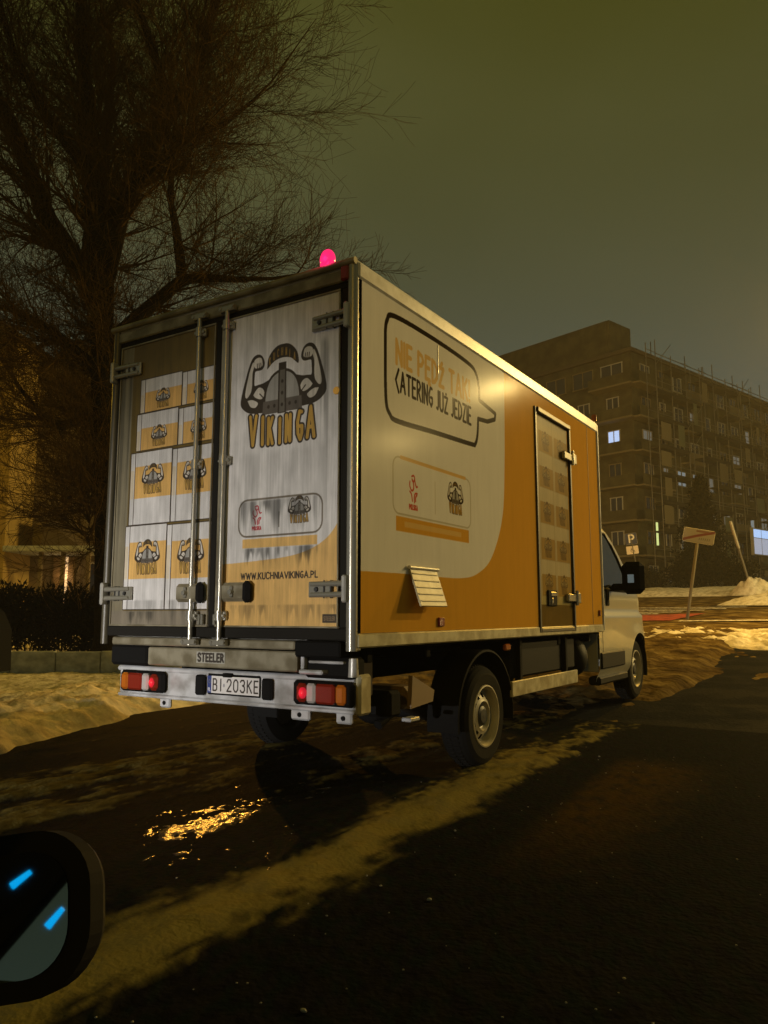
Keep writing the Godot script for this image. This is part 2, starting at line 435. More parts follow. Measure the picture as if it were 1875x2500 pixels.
func terrain():
	struct("ground", sheet(-150, 150, -170, 60, 5.0, 5.0, func(x, z): return G(z) - 0.05), M.soil)
	struct("road", sheet(-4.4, 9.5, -16.0, 12.0, 0.5, 0.25, func(x, z): return G(z) + 0.006 * n1.get_noise_2d(x * 0.3, z * 0.3)), M.asphalt)
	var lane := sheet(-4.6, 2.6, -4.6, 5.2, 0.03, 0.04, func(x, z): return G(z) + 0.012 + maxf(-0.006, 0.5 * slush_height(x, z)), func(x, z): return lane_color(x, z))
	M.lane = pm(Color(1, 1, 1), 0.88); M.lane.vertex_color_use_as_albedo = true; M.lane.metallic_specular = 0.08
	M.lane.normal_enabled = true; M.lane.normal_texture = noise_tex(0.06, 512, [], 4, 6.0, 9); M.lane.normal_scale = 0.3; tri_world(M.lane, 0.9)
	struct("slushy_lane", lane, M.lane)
	# scattered crumbs of ice on the carriageway
	var cr := S()
	for k in 170:
		var q := Vector3(rng.randf_range(-0.3, 2.4), 0, rng.randf_range(-3.0, 2.3)); q.y = G(q.z) + 0.012
		var r := rng.randf_range(0.0015, 0.004)
		if k % 9 == 0: r *= 2.0
		ball(cr, q, Vector3(r * rng.randf_range(0.8, 1.8), r * 0.7, r * rng.randf_range(0.8, 1.8)), 6, 4)
	struct("ice_crumbs", cr, M.ice_crumb, "stuff")
	struct("packed_snow", sheet(-5.0, 7.5, -16.0, -4.0, 0.09, 0.09, func(x, z): return G(z) + slush_height(x, z)), M.packed, "stuff")
	# a refrozen wet patch behind the truck, poking through the asphalt
	struct("ice_patch", sheet(-2.2, 0.2, -2.4, 2.4, 0.016, 0.02, func(x, z): return G(z) - 0.004 + 0.013 * n1.get_noise_2d(x * 3.0 + 4.0, z * 1.6) + 0.014 * bump(x, -0.66 + 0.2 * (z - 0.4), 0.2) * bump(z, 0.35, 0.7) + 0.009 * n2.get_noise_2d(x * 4.5, z * 3.2) + 0.005 * n2.get_noise_2d(x * 11.0, z * 9.0)), M.ice)
	# left: the cleared snow lies as a bank whose foot runs off at an angle under the truck
	var bank := func(x, z):
		var foot: float = -3.27 - 0.44 * maxf(0.0, -z) - 0.05 * maxf(0.0, z) + 0.16 * n1.get_noise_2d(z * 1.3, 7.0)
		var d: float = foot - x
		var front: float = smoothstep(-0.05, 0.55, d)
		var lump: float = n1.get_noise_2d(x * 0.8, z * 0.8) * 0.09 + n2.get_noise_2d(x * 1.1, z * 1.1) * 0.04
		var y: float = -0.06 + front * (0.24 + lump * 1.25) * (1.0 - 0.5 * smoothstep(0.8, 3.2, d)) + 0.02 * n2.get_noise_2d(x * 4.0, z * 4.0) * front
		return y + G(z) * 0.35
	struct("snow_bank", sheet(-14.5, -2.9, -9.0, 4.5, 0.06, 0.06, bank), M.snow, "structure")
	# behind the low wall the snow rises towards the hedge
	struct("snow_slope", sheet(-30, -8.0, -18.0, 2.5, 0.3, 0.3, func(x, z): return -0.1 + smoothstep(0.0, 3.5, -(x + 10.1) * 0.53 - (z + 5.1) * 0.85 + 0.1) * 0.62 + 0.05 * n1.get_noise_2d(x, z) + maxf(0.0, G(z) - 0.5) * 0.4), M.snow)
	# ahead: verge of trodden snow, the crossing street, its far bank
	var verge := func(x, z):
		var a: float = smoothstep(-12.2, -13.0, z + 0.5 * n1.get_noise_2d(x * 0.5, 1.0) - 0.25 * x) * smoothstep(-17.0, -15.6, z - 0.2 * x + 0.5 * n1.get_noise_2d(x * 0.5, 9.0))
		return G(z) - 0.08 + a * (0.17 + 0.1 * n1.get_noise_2d(x * 0.8, z * 1.3) + 0.09 * n2.get_noise_2d(x * 0.9, z * 0.9))
	struct("snow_verge", sheet(-9.0, 6.0, -19.0, -11.0, 0.07, 0.07, verge), M.snow)
	struct("crossing_street", sheet(-60, 40, -36.5, -17.2, 1.0, 0.5, func(x, z): return G(z) - 0.012 + 0.01 * n1.get_noise_2d(x * 0.3, z * 0.3)), M.packed)
	var s := S()
	var band := func(st, p: Array, lift: float):
		var q := p.map(func(v): return Vector3(v.x, G(v.y) + lift, v.y))
		quad(st, q[0], q[1], q[2], q[3])
	band.call(s, [Vector2(-5.6, -19.2), Vector2(-5.4, -21.6), Vector2(-2.2, -23.2), Vector2(-2.6, -19.9)], 0.012)
	struct("red_crossing", s, M.red_paint)
	s = S()
	for k in 5:
		var z := -22.2 - 0.95 * k
		band.call(s, [Vector2(-6.4, z), Vector2(-6.4, z - 0.3), Vector2(-3.6 + 0.55 * k, z - 0.75), Vector2(-3.6 + 0.55 * k, z - 0.4)], 0.02)
	band.call(s, [Vector2(-2.3, -19.4), Vector2(-2.3, -19.75), Vector2(3.0, -21.0), Vector2(3.0, -20.4)], 0.02)
	struct("crossing_markings", s, M.road_paint)
	struct("far_snow_bank", sheet(-30, 12.0, -43.0, -36.0, 0.25, 0.2, func(x, z): return G(z) - 0.1 + smoothstep(-36.6, -38.4, z) * (0.32 + 0.14 * n1.get_noise_2d(x * 0.4, z * 0.4)) * smoothstep(12.0, 9.0, x)), M.snow)
	heap(Vector3(-0.5, 0, -28.6), Vector2(2.3, 1.5), 0.62, "wide snow heap on the right edge of the far road")
	heap(Vector3(-2.4, 0, -37.4), Vector2(1.2, 1.0), 1.0, "pointed snow heap round the foot of the leaning pole")
	# low wall of grey slabs on the left
	var t := thing("low_wall", "low grey concrete slab wall in the snow left of the truck", "wall", Vector3(-10.0, 0.0, -5.1))
	var a := Vector3(-12.6, 0.0, -3.43); var b := Vector3(-7.9, 0.0, -6.4)
	var n := 7
	for k in n:
		var p := a.lerp(b, (k + 0.5) / n)
		var bs := Basis(Vector3.UP, -atan2((b - a).z, (b - a).x)) * Basis(Vector3(0, 0, 1), rng.randf_range(-0.01, 0.01))
		s = S(); box(s, p + Vector3(0, 0.2 + rng.randf_range(-0.012, 0.012), 0), Vector3(a.distance_to(b) / n - 0.018, 0.5, 0.09), 0.012, bs)
		part("slab", s, M.concrete, t)

func heap(at: Vector3, r: Vector2, h: float, label: String):
	at.y = G(at.z) - 0.05
	var s := S(); s.set_smooth_group(0)
	var n := 44
	for j in n + 1:
		for i in n + 1:
			var u := 2.0 * i / n - 1.0; var v := 2.0 * j / n - 1.0
			var d := sqrt(u * u + v * v)
			var q := maxf(0.0, 1.0 - d)
			var y := h * (q * (1.25 - 0.25 * q)) * (1.0 + 0.5 * n1.get_noise_2d(at.x + u * 1.6, at.z + v * 1.6)) + 0.08 * q * n2.get_noise_2d(u * 3.0 + at.x, v * 3.0)
			s.add_vertex(Vector3(u * r.x, y, v * r.y))
	for j in n:
		for i in n:
			var a := j * (n + 1) + i
			for k in [a, a + 1, a + n + 2, a, a + n + 2, a + n + 1]: s.add_index(k)
	s.generate_normals()
	var o := struct("snow_heap", s, M.snow, "thing")
	o.position = at; o.set_meta("label", label); o.set_meta("category", "snow heap")

# ------------------------------------------------------------------ buildings
func apartment_block():
	# corner nearest the camera; dl runs along the gable to the left, dr along the scaffolded front to the right
	var c := Vector3(-14.6, 0, -65.0); c.y = 3.0
	var dl := Vector3(-0.9563, 0, -0.2924); var dr := Vector3(0.2924, 0, -0.9563)
	var up := Vector3.UP
	var nl := Vector3(-0.2924, 0, 0.9563)   # outward from the gable (towards the camera)
	var nr := Vector3(0.9563, 0, 0.2924)    # outward from the front
	var H := 21.6; var fl := 3.07
	var t := thing("apartment_block", "long dim apartment block under renovation with scaffolding on its front", "building", c)
	var s := S()
	var L := 34.0; var W := 30.0
	var mid := c + dl * (W / 2) + dr * (L / 2)
	var bs := Basis(-dl, up, -dr)
	box(s, mid + up * (H / 2), Vector3(W, H, L), 0.02, bs)
	part("wall", s, M.block_wall, t)
	s = S(); box(s, mid + up * (H + 0.18), Vector3(W + 0.5, 0.35, L + 0.5), 0.02, bs); part("roof", s, M.block_dark, t)
	# blind attic wall above the gable, ending short of the corner
	s = S(); box(s, c + dl * (2.6 + 12.5) + up * (H + 2.0) - nl * 0.6, Vector3(25.0, 3.5, 0.5), 0.03, bs); part("attic_wall", s, M.block_wall, t)
	s = S(); box(s, c + dl * 2.45 + up * (H + 2.0) - nl * 2.2, Vector3(0.3, 3.5, 3.6), 0.03, bs); part("attic_wall", s, M.block_wall, t)
	for k in 2:
		s = S(); tube(s, [c + dl * (21.0 + k * 0.8) + up * (H + 3.3) - nl * 3.0, c + dl * (21.0 + k * 0.8) + up * (H + 4.6) - nl * 3.0], [0.12, 0.12], 8); part("vent_pipe", s, M.block_dark, t)
	# antennas on the roof
	for k in [6.0, 12.5, 16.0, 23.0, 25.5]:
		s = S(); var p: Vector3 = c + dr * k - nr * 1.4 + up * (H + 0.2)
		tube(s, [p, p + up * (1.7 + fmod(k, 1.3))], [0.05, 0.04], 6)
		tube(s, [p + up * 1.6 - dr * 0.9, p + up * 1.6 + dr * 0.9], [0.03, 0.03], 5)
		part("antenna", s, M.block_dark, t)
	# windows, storey by storey
	var r := RandomNumberGenerator.new(); r.seed = 31
	var lit := pm(Color(0.1, 0.1, 0.1), 0.4); lit.emission_enabled = true; lit.emission = lin(0.5, 0.6, 0.62); lit.emission_energy_multiplier = 0.3
	var litb := pm(Color(0.1, 0.1, 0.1), 0.4); litb.emission_enabled = true; litb.emission = lin(0.5, 0.66, 1.0); litb.emission_energy_multiplier = 0.95
	var dimw := pm(Color(0.1, 0.1, 0.1), 0.4); dimw.emission_enabled = true; dimw.emission = lin(0.5, 0.5, 0.42); dimw.emission_energy_multiplier = 0.18
	var glow := {Vector2i(3, 3): lit, Vector2i(4, 2): dimw, Vector2i(1, 3): dimw, Vector2i(4, 3): dimw, Vector2i(8, 2): dimw, Vector2i(5, 2): dimw, Vector2i(6, 4): dimw, Vector2i(0, 4): dimw, Vector2i(2, 1): dimw, Vector2i(7, 5): dimw, Vector2i(9, 4): lit, Vector2i(10, 2): dimw, Vector2i(5, 0): dimw, Vector2i(1, 0): dimw, Vector2i(2, 3): lit, Vector2i(6, 3): dimw, Vector2i(7, 2): lit, Vector2i(3, 5): dimw}
	for f in 7:
		for k in 11:
			var w := 1.5 if k % 3 != 1 else 0.9
			var at := c + dr * (2.2 + k * 2.9) + up * (f * fl + 1.6)
			window(t, at, dr, nr, w, 1.45, glow.get(Vector2i(k, f), M.pane), r)
	var gl := {Vector2i(0, 4): litb, Vector2i(2, 4): dimw}
	for f in 7:
		for k in 6:
			var at := c + dl * (2.0 + k * 3.1) + up * (f * fl + 1.6)
			if f == 6:
				window(t, at, dl, nl, 2.2, 1.6, M.pane, r)
			else:
				window(t, at, dl, nl, 1.2, 1.45, gl.get(Vector2i(k, f), M.pane), r)
	# balconies that wrap the corner, and loggias along the front
	for f in range(1, 7):
		var y := up * (f * fl)
		s = S(); box(s, c + y + dl * 1.6 + nl * 0.6, Vector3(4.4, 0.16, 1.2), 0.02, bs); part("balcony_slab", s, M.block_light, t)
		s = S(); box(s, c + y + dr * 2.0 + nr * 0.6, Vector3(1.2, 0.163, 5.4), 0.02, bs); part("balcony_slab", s, M.block_light, t)
		s = S(); box(s, c + y + up * 0.55 + dl * 1.6 + nl * 1.16, Vector3(4.4, 0.9, 0.05), 0.01, bs); part("balcony_front", s, M.block_wall, t)
		s = S(); box(s, c + y + up * 0.55 + dr * 2.0 + nr * 1.16, Vector3(0.05, 0.9, 5.4), 0.01, bs); part("balcony_front", s, M.block_wall, t)
		for k in [9.5, 18.5, 27.5]:
			s = S(); box(s, c + y + dr * k + nr * 0.5, Vector3(1.0, 0.16, 3.2), 0.02, bs); part("balcony_slab", s, M.block_light, t)
			s = S(); box(s, c + y + up * 0.55 + dr * k + nr * 0.96, Vector3(0.05, 0.95, 3.2), 0.01, bs); part("balcony_front", s, M.block_wall if f % 2 else M.block_light, t)
	# shop front glowing blue at the foot of the long side
	var glowb := pm(Color(0.1, 0.1, 0.1), 0.4); glowb.emission_enabled = true; glowb.emission = lin(0.42, 0.62, 1.0); glowb.emission_energy_multiplier = 1.0
	s = S(); box(s, c + dr * 18.3 + nr * 2.9 + up * 5.15, Vector3(0.3, 2.7, 5.4), 0.03, bs)
	var sh := part("shop_window", s, M.frame, t, "shop window lit bright blue and white at the foot of the block")
	for k in 3:
		s = S(); box(s, c + dr * (16.55 + k * 1.75) + nr * 3.06 + up * 5.95, Vector3(0.03, 0.8, 1.6), 0.005, bs); part("pane", s, glowb, sh)
	var glow2 := pm(Color(0.1, 0.1, 0.1), 0.4); glow2.emission_enabled = true; glow2.emission = lin(0.55, 0.6, 0.75); glow2.emission_energy_multiplier = 0.6
	for k in 3:
		s = S(); box(s, c + dr * (16.55 + k * 1.75) + nr * 3.06 + up * 4.7, Vector3(0.03, 1.55, 1.6), 0.005, bs); part("pane", s, glow2, sh)
	var strip := pm(Color(0.1, 0.1, 0.1), 0.4); strip.emission_enabled = true; strip.emission = lin(0.75, 0.85, 0.3); strip.emission_energy_multiplier = 0.9
	s = S(); box(s, c + dr * 0.9 + nr * 1.3 + up * 5.0, Vector3(0.08, 2.0, 0.26), 0.01, bs); part("entrance_light", s, strip, t)
	# the scaffolding is a thing of its own
	var sc := thing("scaffolding", "tube and plank scaffolding standing against the front of the block", "scaffolding", c + nr * 2.0)
	var bays := 13; var bay := 2.6
	for k in bays + 1:
		for d in [1.5, 2.4]:
			var top := H + (-0.5 if k % 4 else 0.4)
			s = S(); tube(s, [c + dr * (k * bay) + nr * d + up * -0.5, c + dr * (k * bay) + nr * d + up * top], [0.045, 0.045], 5, false); part("standard", s, M.scaffold_steel, sc)
	for k in 34:      # loose sheets of netting tied between the tubes
		var a := c + dr * (r.randi_range(0, bays - 1) * bay + r.randf_range(0.05, 0.9)) + up * (r.randi_range(0, 7) * 2.45 + 0.7) + nr * 2.5
		s = S(); box(s, a + dr * 0.6 + up * 0.95, Vector3(0.02, r.randf_range(1.3, 2.1), r.randf_range(0.5, 1.7)), 0.005, bs); part("netting", s, M.block_light if k % 3 else M.netting, sc)
	for f in range(1, 9):
		var y := up * (f * 2.45 + 0.2)
		for d in [1.5, 2.4]:
			s = S(); tube(s, [c + y + up * 1.0 + nr * d, c + y + up * 1.0 + nr * d + dr * (bays * bay)], [0.035, 0.035], 5, false); part("ledger", s, M.scaffold_steel, sc)
		for k in bays:
			if r.randf() < 0.74:
				s = S(); box(s, c + y + dr * ((k + 0.5) * bay) + nr * 1.95, Vector3(0.9, 0.13, bay - 0.04), 0.01, bs); part("plank", s, M.plank, sc)
				s = S(); box(s, c + y + up * 0.15 + dr * ((k + 0.5) * bay) + nr * 2.46, Vector3(0.03, 0.24, bay - 0.06), 0.005, bs); part("toe_board", s, M.plank, sc)
			elif r.randf() < 0.4:
				s = S(); var a := c + y + dr * (k * bay) + nr * 2.42
				tube(s, [a, a + dr * bay + up * 2.3], [0.03, 0.03], 5, false); part("brace", s, M.scaffold_steel, sc)

func window(t: Node3D, at: Vector3, d: Vector3, n: Vector3, w: float, h: float, m: Material, r: RandomNumberGenerator):
	var bs := Basis(d, Vector3.UP, d.cross(Vector3.UP))
	var s := S()
	var y := Vector3.UP
	box(s, at + y * (h / 2) + n * 0.03, Vector3(w + 0.14, 0.09, 0.1), 0.01, bs)
	box(s, at - y * (h / 2) + n * 0.05, Vector3(w + 0.2, 0.09, 0.16), 0.01, bs)
	for k in ([-0.5, 0.0, 0.5] if w > 1.0 else [-0.5, 0.5]):
		box(s, at + d * (k * w) + n * 0.028, Vector3(0.08, h - 0.09, 0.09), 0.01, bs)
	var o := part("window", s, M.frame if r.randf() < 0.6 else M.block_light, t)
	s = S(); box(s, at + n * 0.004, Vector3(w - 0.04, h - 0.06, 0.03), 0.004, bs); part("pane", s, m, o)

func left_house():
	var d := Vector3(0.845, 0, -0.534); var n := Vector3(0.534, 0, 0.845); var up := Vector3.UP   # along the house to the right, towards the street
	var bs := Basis(d, up, -n)
	var o := Vector3(-18.2, 0.9, -9.1)      # right front corner of the ochre wing
	var t := thing("house", "ochre house with flat porch roof and lit doorway behind the hedge", "house", o)
	var s := S(); box(s, o - d * 3.0 - n * 3.0 + up * 3.9, Vector3(6.0, 8.4, 6.0), 0.02, bs); part("wall", s, M.wall_ochre, t, "bright ochre wing at the left edge")
	s = S(); box(s, o + d * 1.2 - n * 4.6 + up * 3.6, Vector3(3.0, 7.4, 6.0), 0.02, bs); part("wall", s, M.wall_dim, t)
	# roofs: gables
	s = S(); prism(s, PackedVector2Array([Vector2(-3.4, 0), Vector2(3.4, 0), Vector2(0, 2.2)]), o - d * 3.0 + up * 8.1 + n * 0.3, d, up, -n, 6.6); part("roof", s, M.block_dark, t)
	s = S(); prism(s, PackedVector2Array([Vector2(-1.7, 0), Vector2(1.7, 0), Vector2(0, 1.4)]), o + d * 1.2 + up * 7.3 - n * 1.4, d, up, -n, 6.4); part("roof", s, M.block_dark, t)
	# lean-to with a steep dark roof, then the porch slab on posts
	s = S(); prism(s, PackedVector2Array([Vector2(0, 0), Vector2(1.15, 0), Vector2(0, 0.85)]), o + d * 0.75 + up * 2.12 - n * 0.6, d, up, -n, 1.0); part("porch_gable", s, M.block_dark, t)
	s = S(); box(s, o + d * 1.25 + up * 2.02 - n * 0.7, Vector3(2.5, 0.16, 1.7), 0.02, bs); part("porch_roof", s, M.concrete, t)
	for x in [0.95, 1.58, 2.3]:
		s = S(); box(s, o + d * x + up * 0.95 - n * 0.2, Vector3(0.11, 1.98, 0.11), 0.01, bs); part("porch_post", s, M.wall_dim, t)
	s = S(); box(s, o + d * 1.05 + up * 0.9 - n * 1.55, Vector3(0.62, 2.0, 0.08), 0.01, bs); var door := part("door", s, M.tan, t)
	var lit := pm(Color(0.5, 0.4, 0.3), 0.4); lit.emission_enabled = true; lit.emission = lin(1.0, 0.62, 0.28); lit.emission_energy_multiplier = 0.75
	s = S(); box(s, o + d * 1.12 + up * 1.15 - n * 1.49, Vector3(0.15, 1.5, 0.03), 0.005, bs); part("door_window", s, lit, door)
	s = S(); box(s, o + d * 2.15 + up * 1.2 - n * 1.57, Vector3(0.7, 1.1, 0.06), 0.01, bs); var w := part("window", s, M.frame, t)
	s = S(); box(s, o + d * 2.15 + up * 1.2 - n * 1.53, Vector3(0.58, 0.98, 0.02), 0.004, bs); part("pane", s, M.pane, w)
	# the light that the doorway lets out
	var l := OmniLight3D.new(); l.name = "door_light"; l.light_color = lin(1.0, 0.62, 0.28); l.light_energy = 0.1; l.light_size = 0.08; l.omni_range = 40.0; l.omni_attenuation = 2.0; l.shadow_enabled = true
	t.add_child(l); l.position = d * 1.12 + up * 1.3 - n * 1.3

# ------------------------------------------------------------------ plants
var twigs: SurfaceTool
var twig_count := 0
func stick(a: Vector3, b: Vector3, ra: float, rb: float):
	var dd := (b - a).normalized()
	var u := dd.cross(Vector3(0.3, 0.5, 0.8)).normalized(); var v := dd.cross(u)
	var p := []; var q := []; var nn := []
	for k in 3:
		var w := u * cos(TAU * k / 3) + v * sin(TAU * k / 3)
		p.append(a + w * ra); q.append(b + w * rb); nn.append(w)
	for k in 3:
		var l := (k + 1) % 3
		for w in [[p[k], k], [q[l], l], [p[l], l], [p[k], k], [q[k], k], [q[l], l]]:
			twigs.set_normal(nn[w[1]]); twigs.add_vertex(w[0])

func grow(p: Vector3, d: Vector3, length: float, rad: float, depth: int):
	# one shoot of a few bent pieces, with side shoots
	if depth < 0 or twig_count > 250000: return
	var n := 4
	var q := p; var dd := d
	for k in n:
		var nd := (dd + Vector3(rng.randfn(0, 0.1), rng.randfn(0.03, 0.09), rng.randfn(0, 0.1))).normalized()
		var e := q + nd * (length / n)
		var r0 := maxf(0.0036, rad * (1.0 - 0.75 * k / n)); var r1 := maxf(0.003, rad * (1.0 - 0.75 * (k + 1) / n))
		stick(q, e, r0, r1); twig_count += 1
		if depth > 0:
			for j in (3 if depth < 3 else 1):
				if rng.randf() < 0.86:
					var side := Vector3(rng.randfn(0, 1), rng.randfn(0.15, 0.8), rng.randfn(0, 1)).normalized()
					grow(q.lerp(e, rng.randf()), (nd * 0.85 + side * 0.75).normalized(), length * rng.randf_range(0.42, 0.7), r1 * 0.62, depth - 1)
		q = e; dd = nd

func bare_tree():
	var base := Vector3(-9.9, 0.2, -6.15)
	var t := thing("bare_tree", "big leafless tree with a forked dark trunk behind the truck", "tree", base)
	twigs = S()
	var trunk := [base - Vector3(0, 0.3, 0), base + Vector3(0.03, 0.5, 0), Vector3(-9.75, 2.62, -5.93), Vector3(-9.65, 4.91, -5.65), Vector3(-9.53, 6.44, -5.44), Vector3(-9.43, 7.53, -5.33)]
	var s := S(); tube(s, trunk, [0.36, 0.24, 0.21, 0.21, 0.21, 0.2], 14); part("trunk", s, M.bark, t)
	var limbs := [
		[[Vector3(-9.43, 7.4, -5.33), Vector3(-9.51, 8.62, -5.2), Vector3(-9.6, 9.94, -5.0), Vector3(-9.61, 10.8, -4.9), Vector3(-9.67, 11.8, -4.8), Vector3(-9.75, 13.2, -4.7)], 0.2],
		[[Vector3(-9.43, 7.4, -5.33), Vector3(-9.15, 8.62, -5.4), Vector3(-8.73, 9.85, -5.6), Vector3(-8.38, 10.59, -5.8), Vector3(-7.86, 11.55, -6.1), Vector3(-7.6, 13.0, -6.2)], 0.18],
		[[Vector3(-9.54, 7.0, -5.32), Vector3(-10.34, 8.53, -4.7), Vector3(-10.8, 10.11, -4.3), Vector3(-11.3, 11.2, -4.0), Vector3(-11.6, 12.6, -3.9)], 0.17],
		[[Vector3(-9.54, 6.8, -5.4), Vector3(-10.2, 8.2, -5.6), Vector3(-10.6, 9.6, -5.9), Vector3(-10.7, 11.4, -6.2), Vector3(-10.9, 13.0, -6.4)], 0.17],
		[[Vector3(-9.55, 6.0, -5.49), Vector3(-8.94, 6.65, -5.78), Vector3(-8.18, 7.35, -6.15), Vector3(-7.73, 7.37, -6.43), Vector3(-7.15, 7.33, -6.8)], 0.13],
		[[Vector3(-8.18, 7.33, -6.15), Vector3(-8.22, 8.28, -5.98), Vector3(-8.28, 8.89, -5.85), Vector3(-8.2, 9.8, -5.8)], 0.08],
		[[Vector3(-8.6, 10.1, -5.6), Vector3(-8.0, 10.0, -5.9), Vector3(-7.4, 10.3, -6.3), Vector3(-6.9, 10.8, -6.6)], 0.08],
		[[Vector3(-9.2, 8.5, -5.35), Vector3(-8.4, 8.9, -5.2), Vector3(-7.6, 9.2, -5.3)], 0.07],
		[[Vector3(-9.73, 4.91, -5.55), Vector3(-10.33, 4.6, -5.27), Vector3(-10.9, 4.9, -5.17), Vector3(-11.5, 5.6, -5.0)], 0.08],
		[[Vector3(-9.6, 5.6, -5.5), Vector3(-10.4, 6.4, -5.0), Vector3(-11.2, 6.9, -4.7), Vector3(-12.2, 7.2, -4.5)], 0.1],
		[[Vector3(-9.56, 9.3, -5.1), Vector3(-9.9, 10.2, -4.3), Vector3(-10.1, 11.2, -3.7), Vector3(-10.2, 12.4, -3.3)], 0.09],
		[[Vector3(-8.3, 10.7, -5.8), Vector3(-8.3, 11.6, -5.3), Vector3(-8.5, 12.6, -5.0), Vector3(-8.6, 13.5, -4.9)], 0.08],
	]
	for l in limbs:
		var pts: Array = l[0]
		var rad := []
		for k in pts.size(): rad.append(1.3 * l[1] * (1.0 - 0.7 * k / (pts.size() - 1)))
		s = S(); tube(s, pts, rad, 9); part("limb", s, M.bark, t)
		for k in pts.size() - 1:
			var a: Vector3 = pts[k]; var b: Vector3 = pts[k + 1]
			var cnt := int(ceil(a.distance_to(b) / 0.14))
			for j in cnt:
				if k == 0 and j < cnt / 2: continue
				var p := a.lerp(b, (j + rng.randf()) / cnt)
				var out := (p - Vector3(-9.6, 8.0, -5.4)); out.y *= 0.4
				var side := (Vector3(rng.randfn(0, 1), rng.randfn(0.45, 0.55), rng.randfn(0, 1)).normalized() + out.normalized() * 0.55 + (b - a).normalized() * 0.35).normalized()
				grow(p, side, rng.randf_range(1.0, 2.3), rad[k + 1] * 0.22 + 0.006, 2)
		grow(pts[-1], (pts[-1] - pts[-2]).normalized(), 1.9, rad[-1], 3)
	# low shoots round the trunk
	for k in 110:
		var y := rng.randf_range(2.2, 7.0)
		var p := Vector3(-10.02, 2.62, -5.73).lerp(Vector3(-9.43, 7.53, -5.33), (y - 2.62) / 4.9)
		grow(p, Vector3(rng.randfn(-0.35, 0.8), rng.randfn(0.35, 0.4), rng.randfn(0, 0.9)).normalized(), rng.randf_range(0.7, 2.2), 0.02, 2)
	var o := part("twigs", twigs, M.twig, t); o.set_meta("kind", "stuff")
	print("twigs ", twig_count)

# leaf or twig clumps as one mesh: many small blades through a volume
func blades(s: SurfaceTool, c: Vector3, r: Vector3, n: int, size: float):
	for k in n:
		var d := Vector3(rng.randfn(), rng.randfn(), rng.randfn()).normalized()
		var p := c + d * r * pow(rng.randf(), 0.4)
		var a := (d + Vector3(rng.randfn(0, 0.6), rng.randfn(0.2, 0.6), rng.randfn(0, 0.6))).normalized()
		var b := a.cross(Vector3(rng.randfn(), rng.randfn(), rng.randfn())).normalized()
		var l := size * rng.randf_range(0.6, 1.4)
		tri(s, p - b * l * 0.22, p + a * l, p + b * l * 0.22)

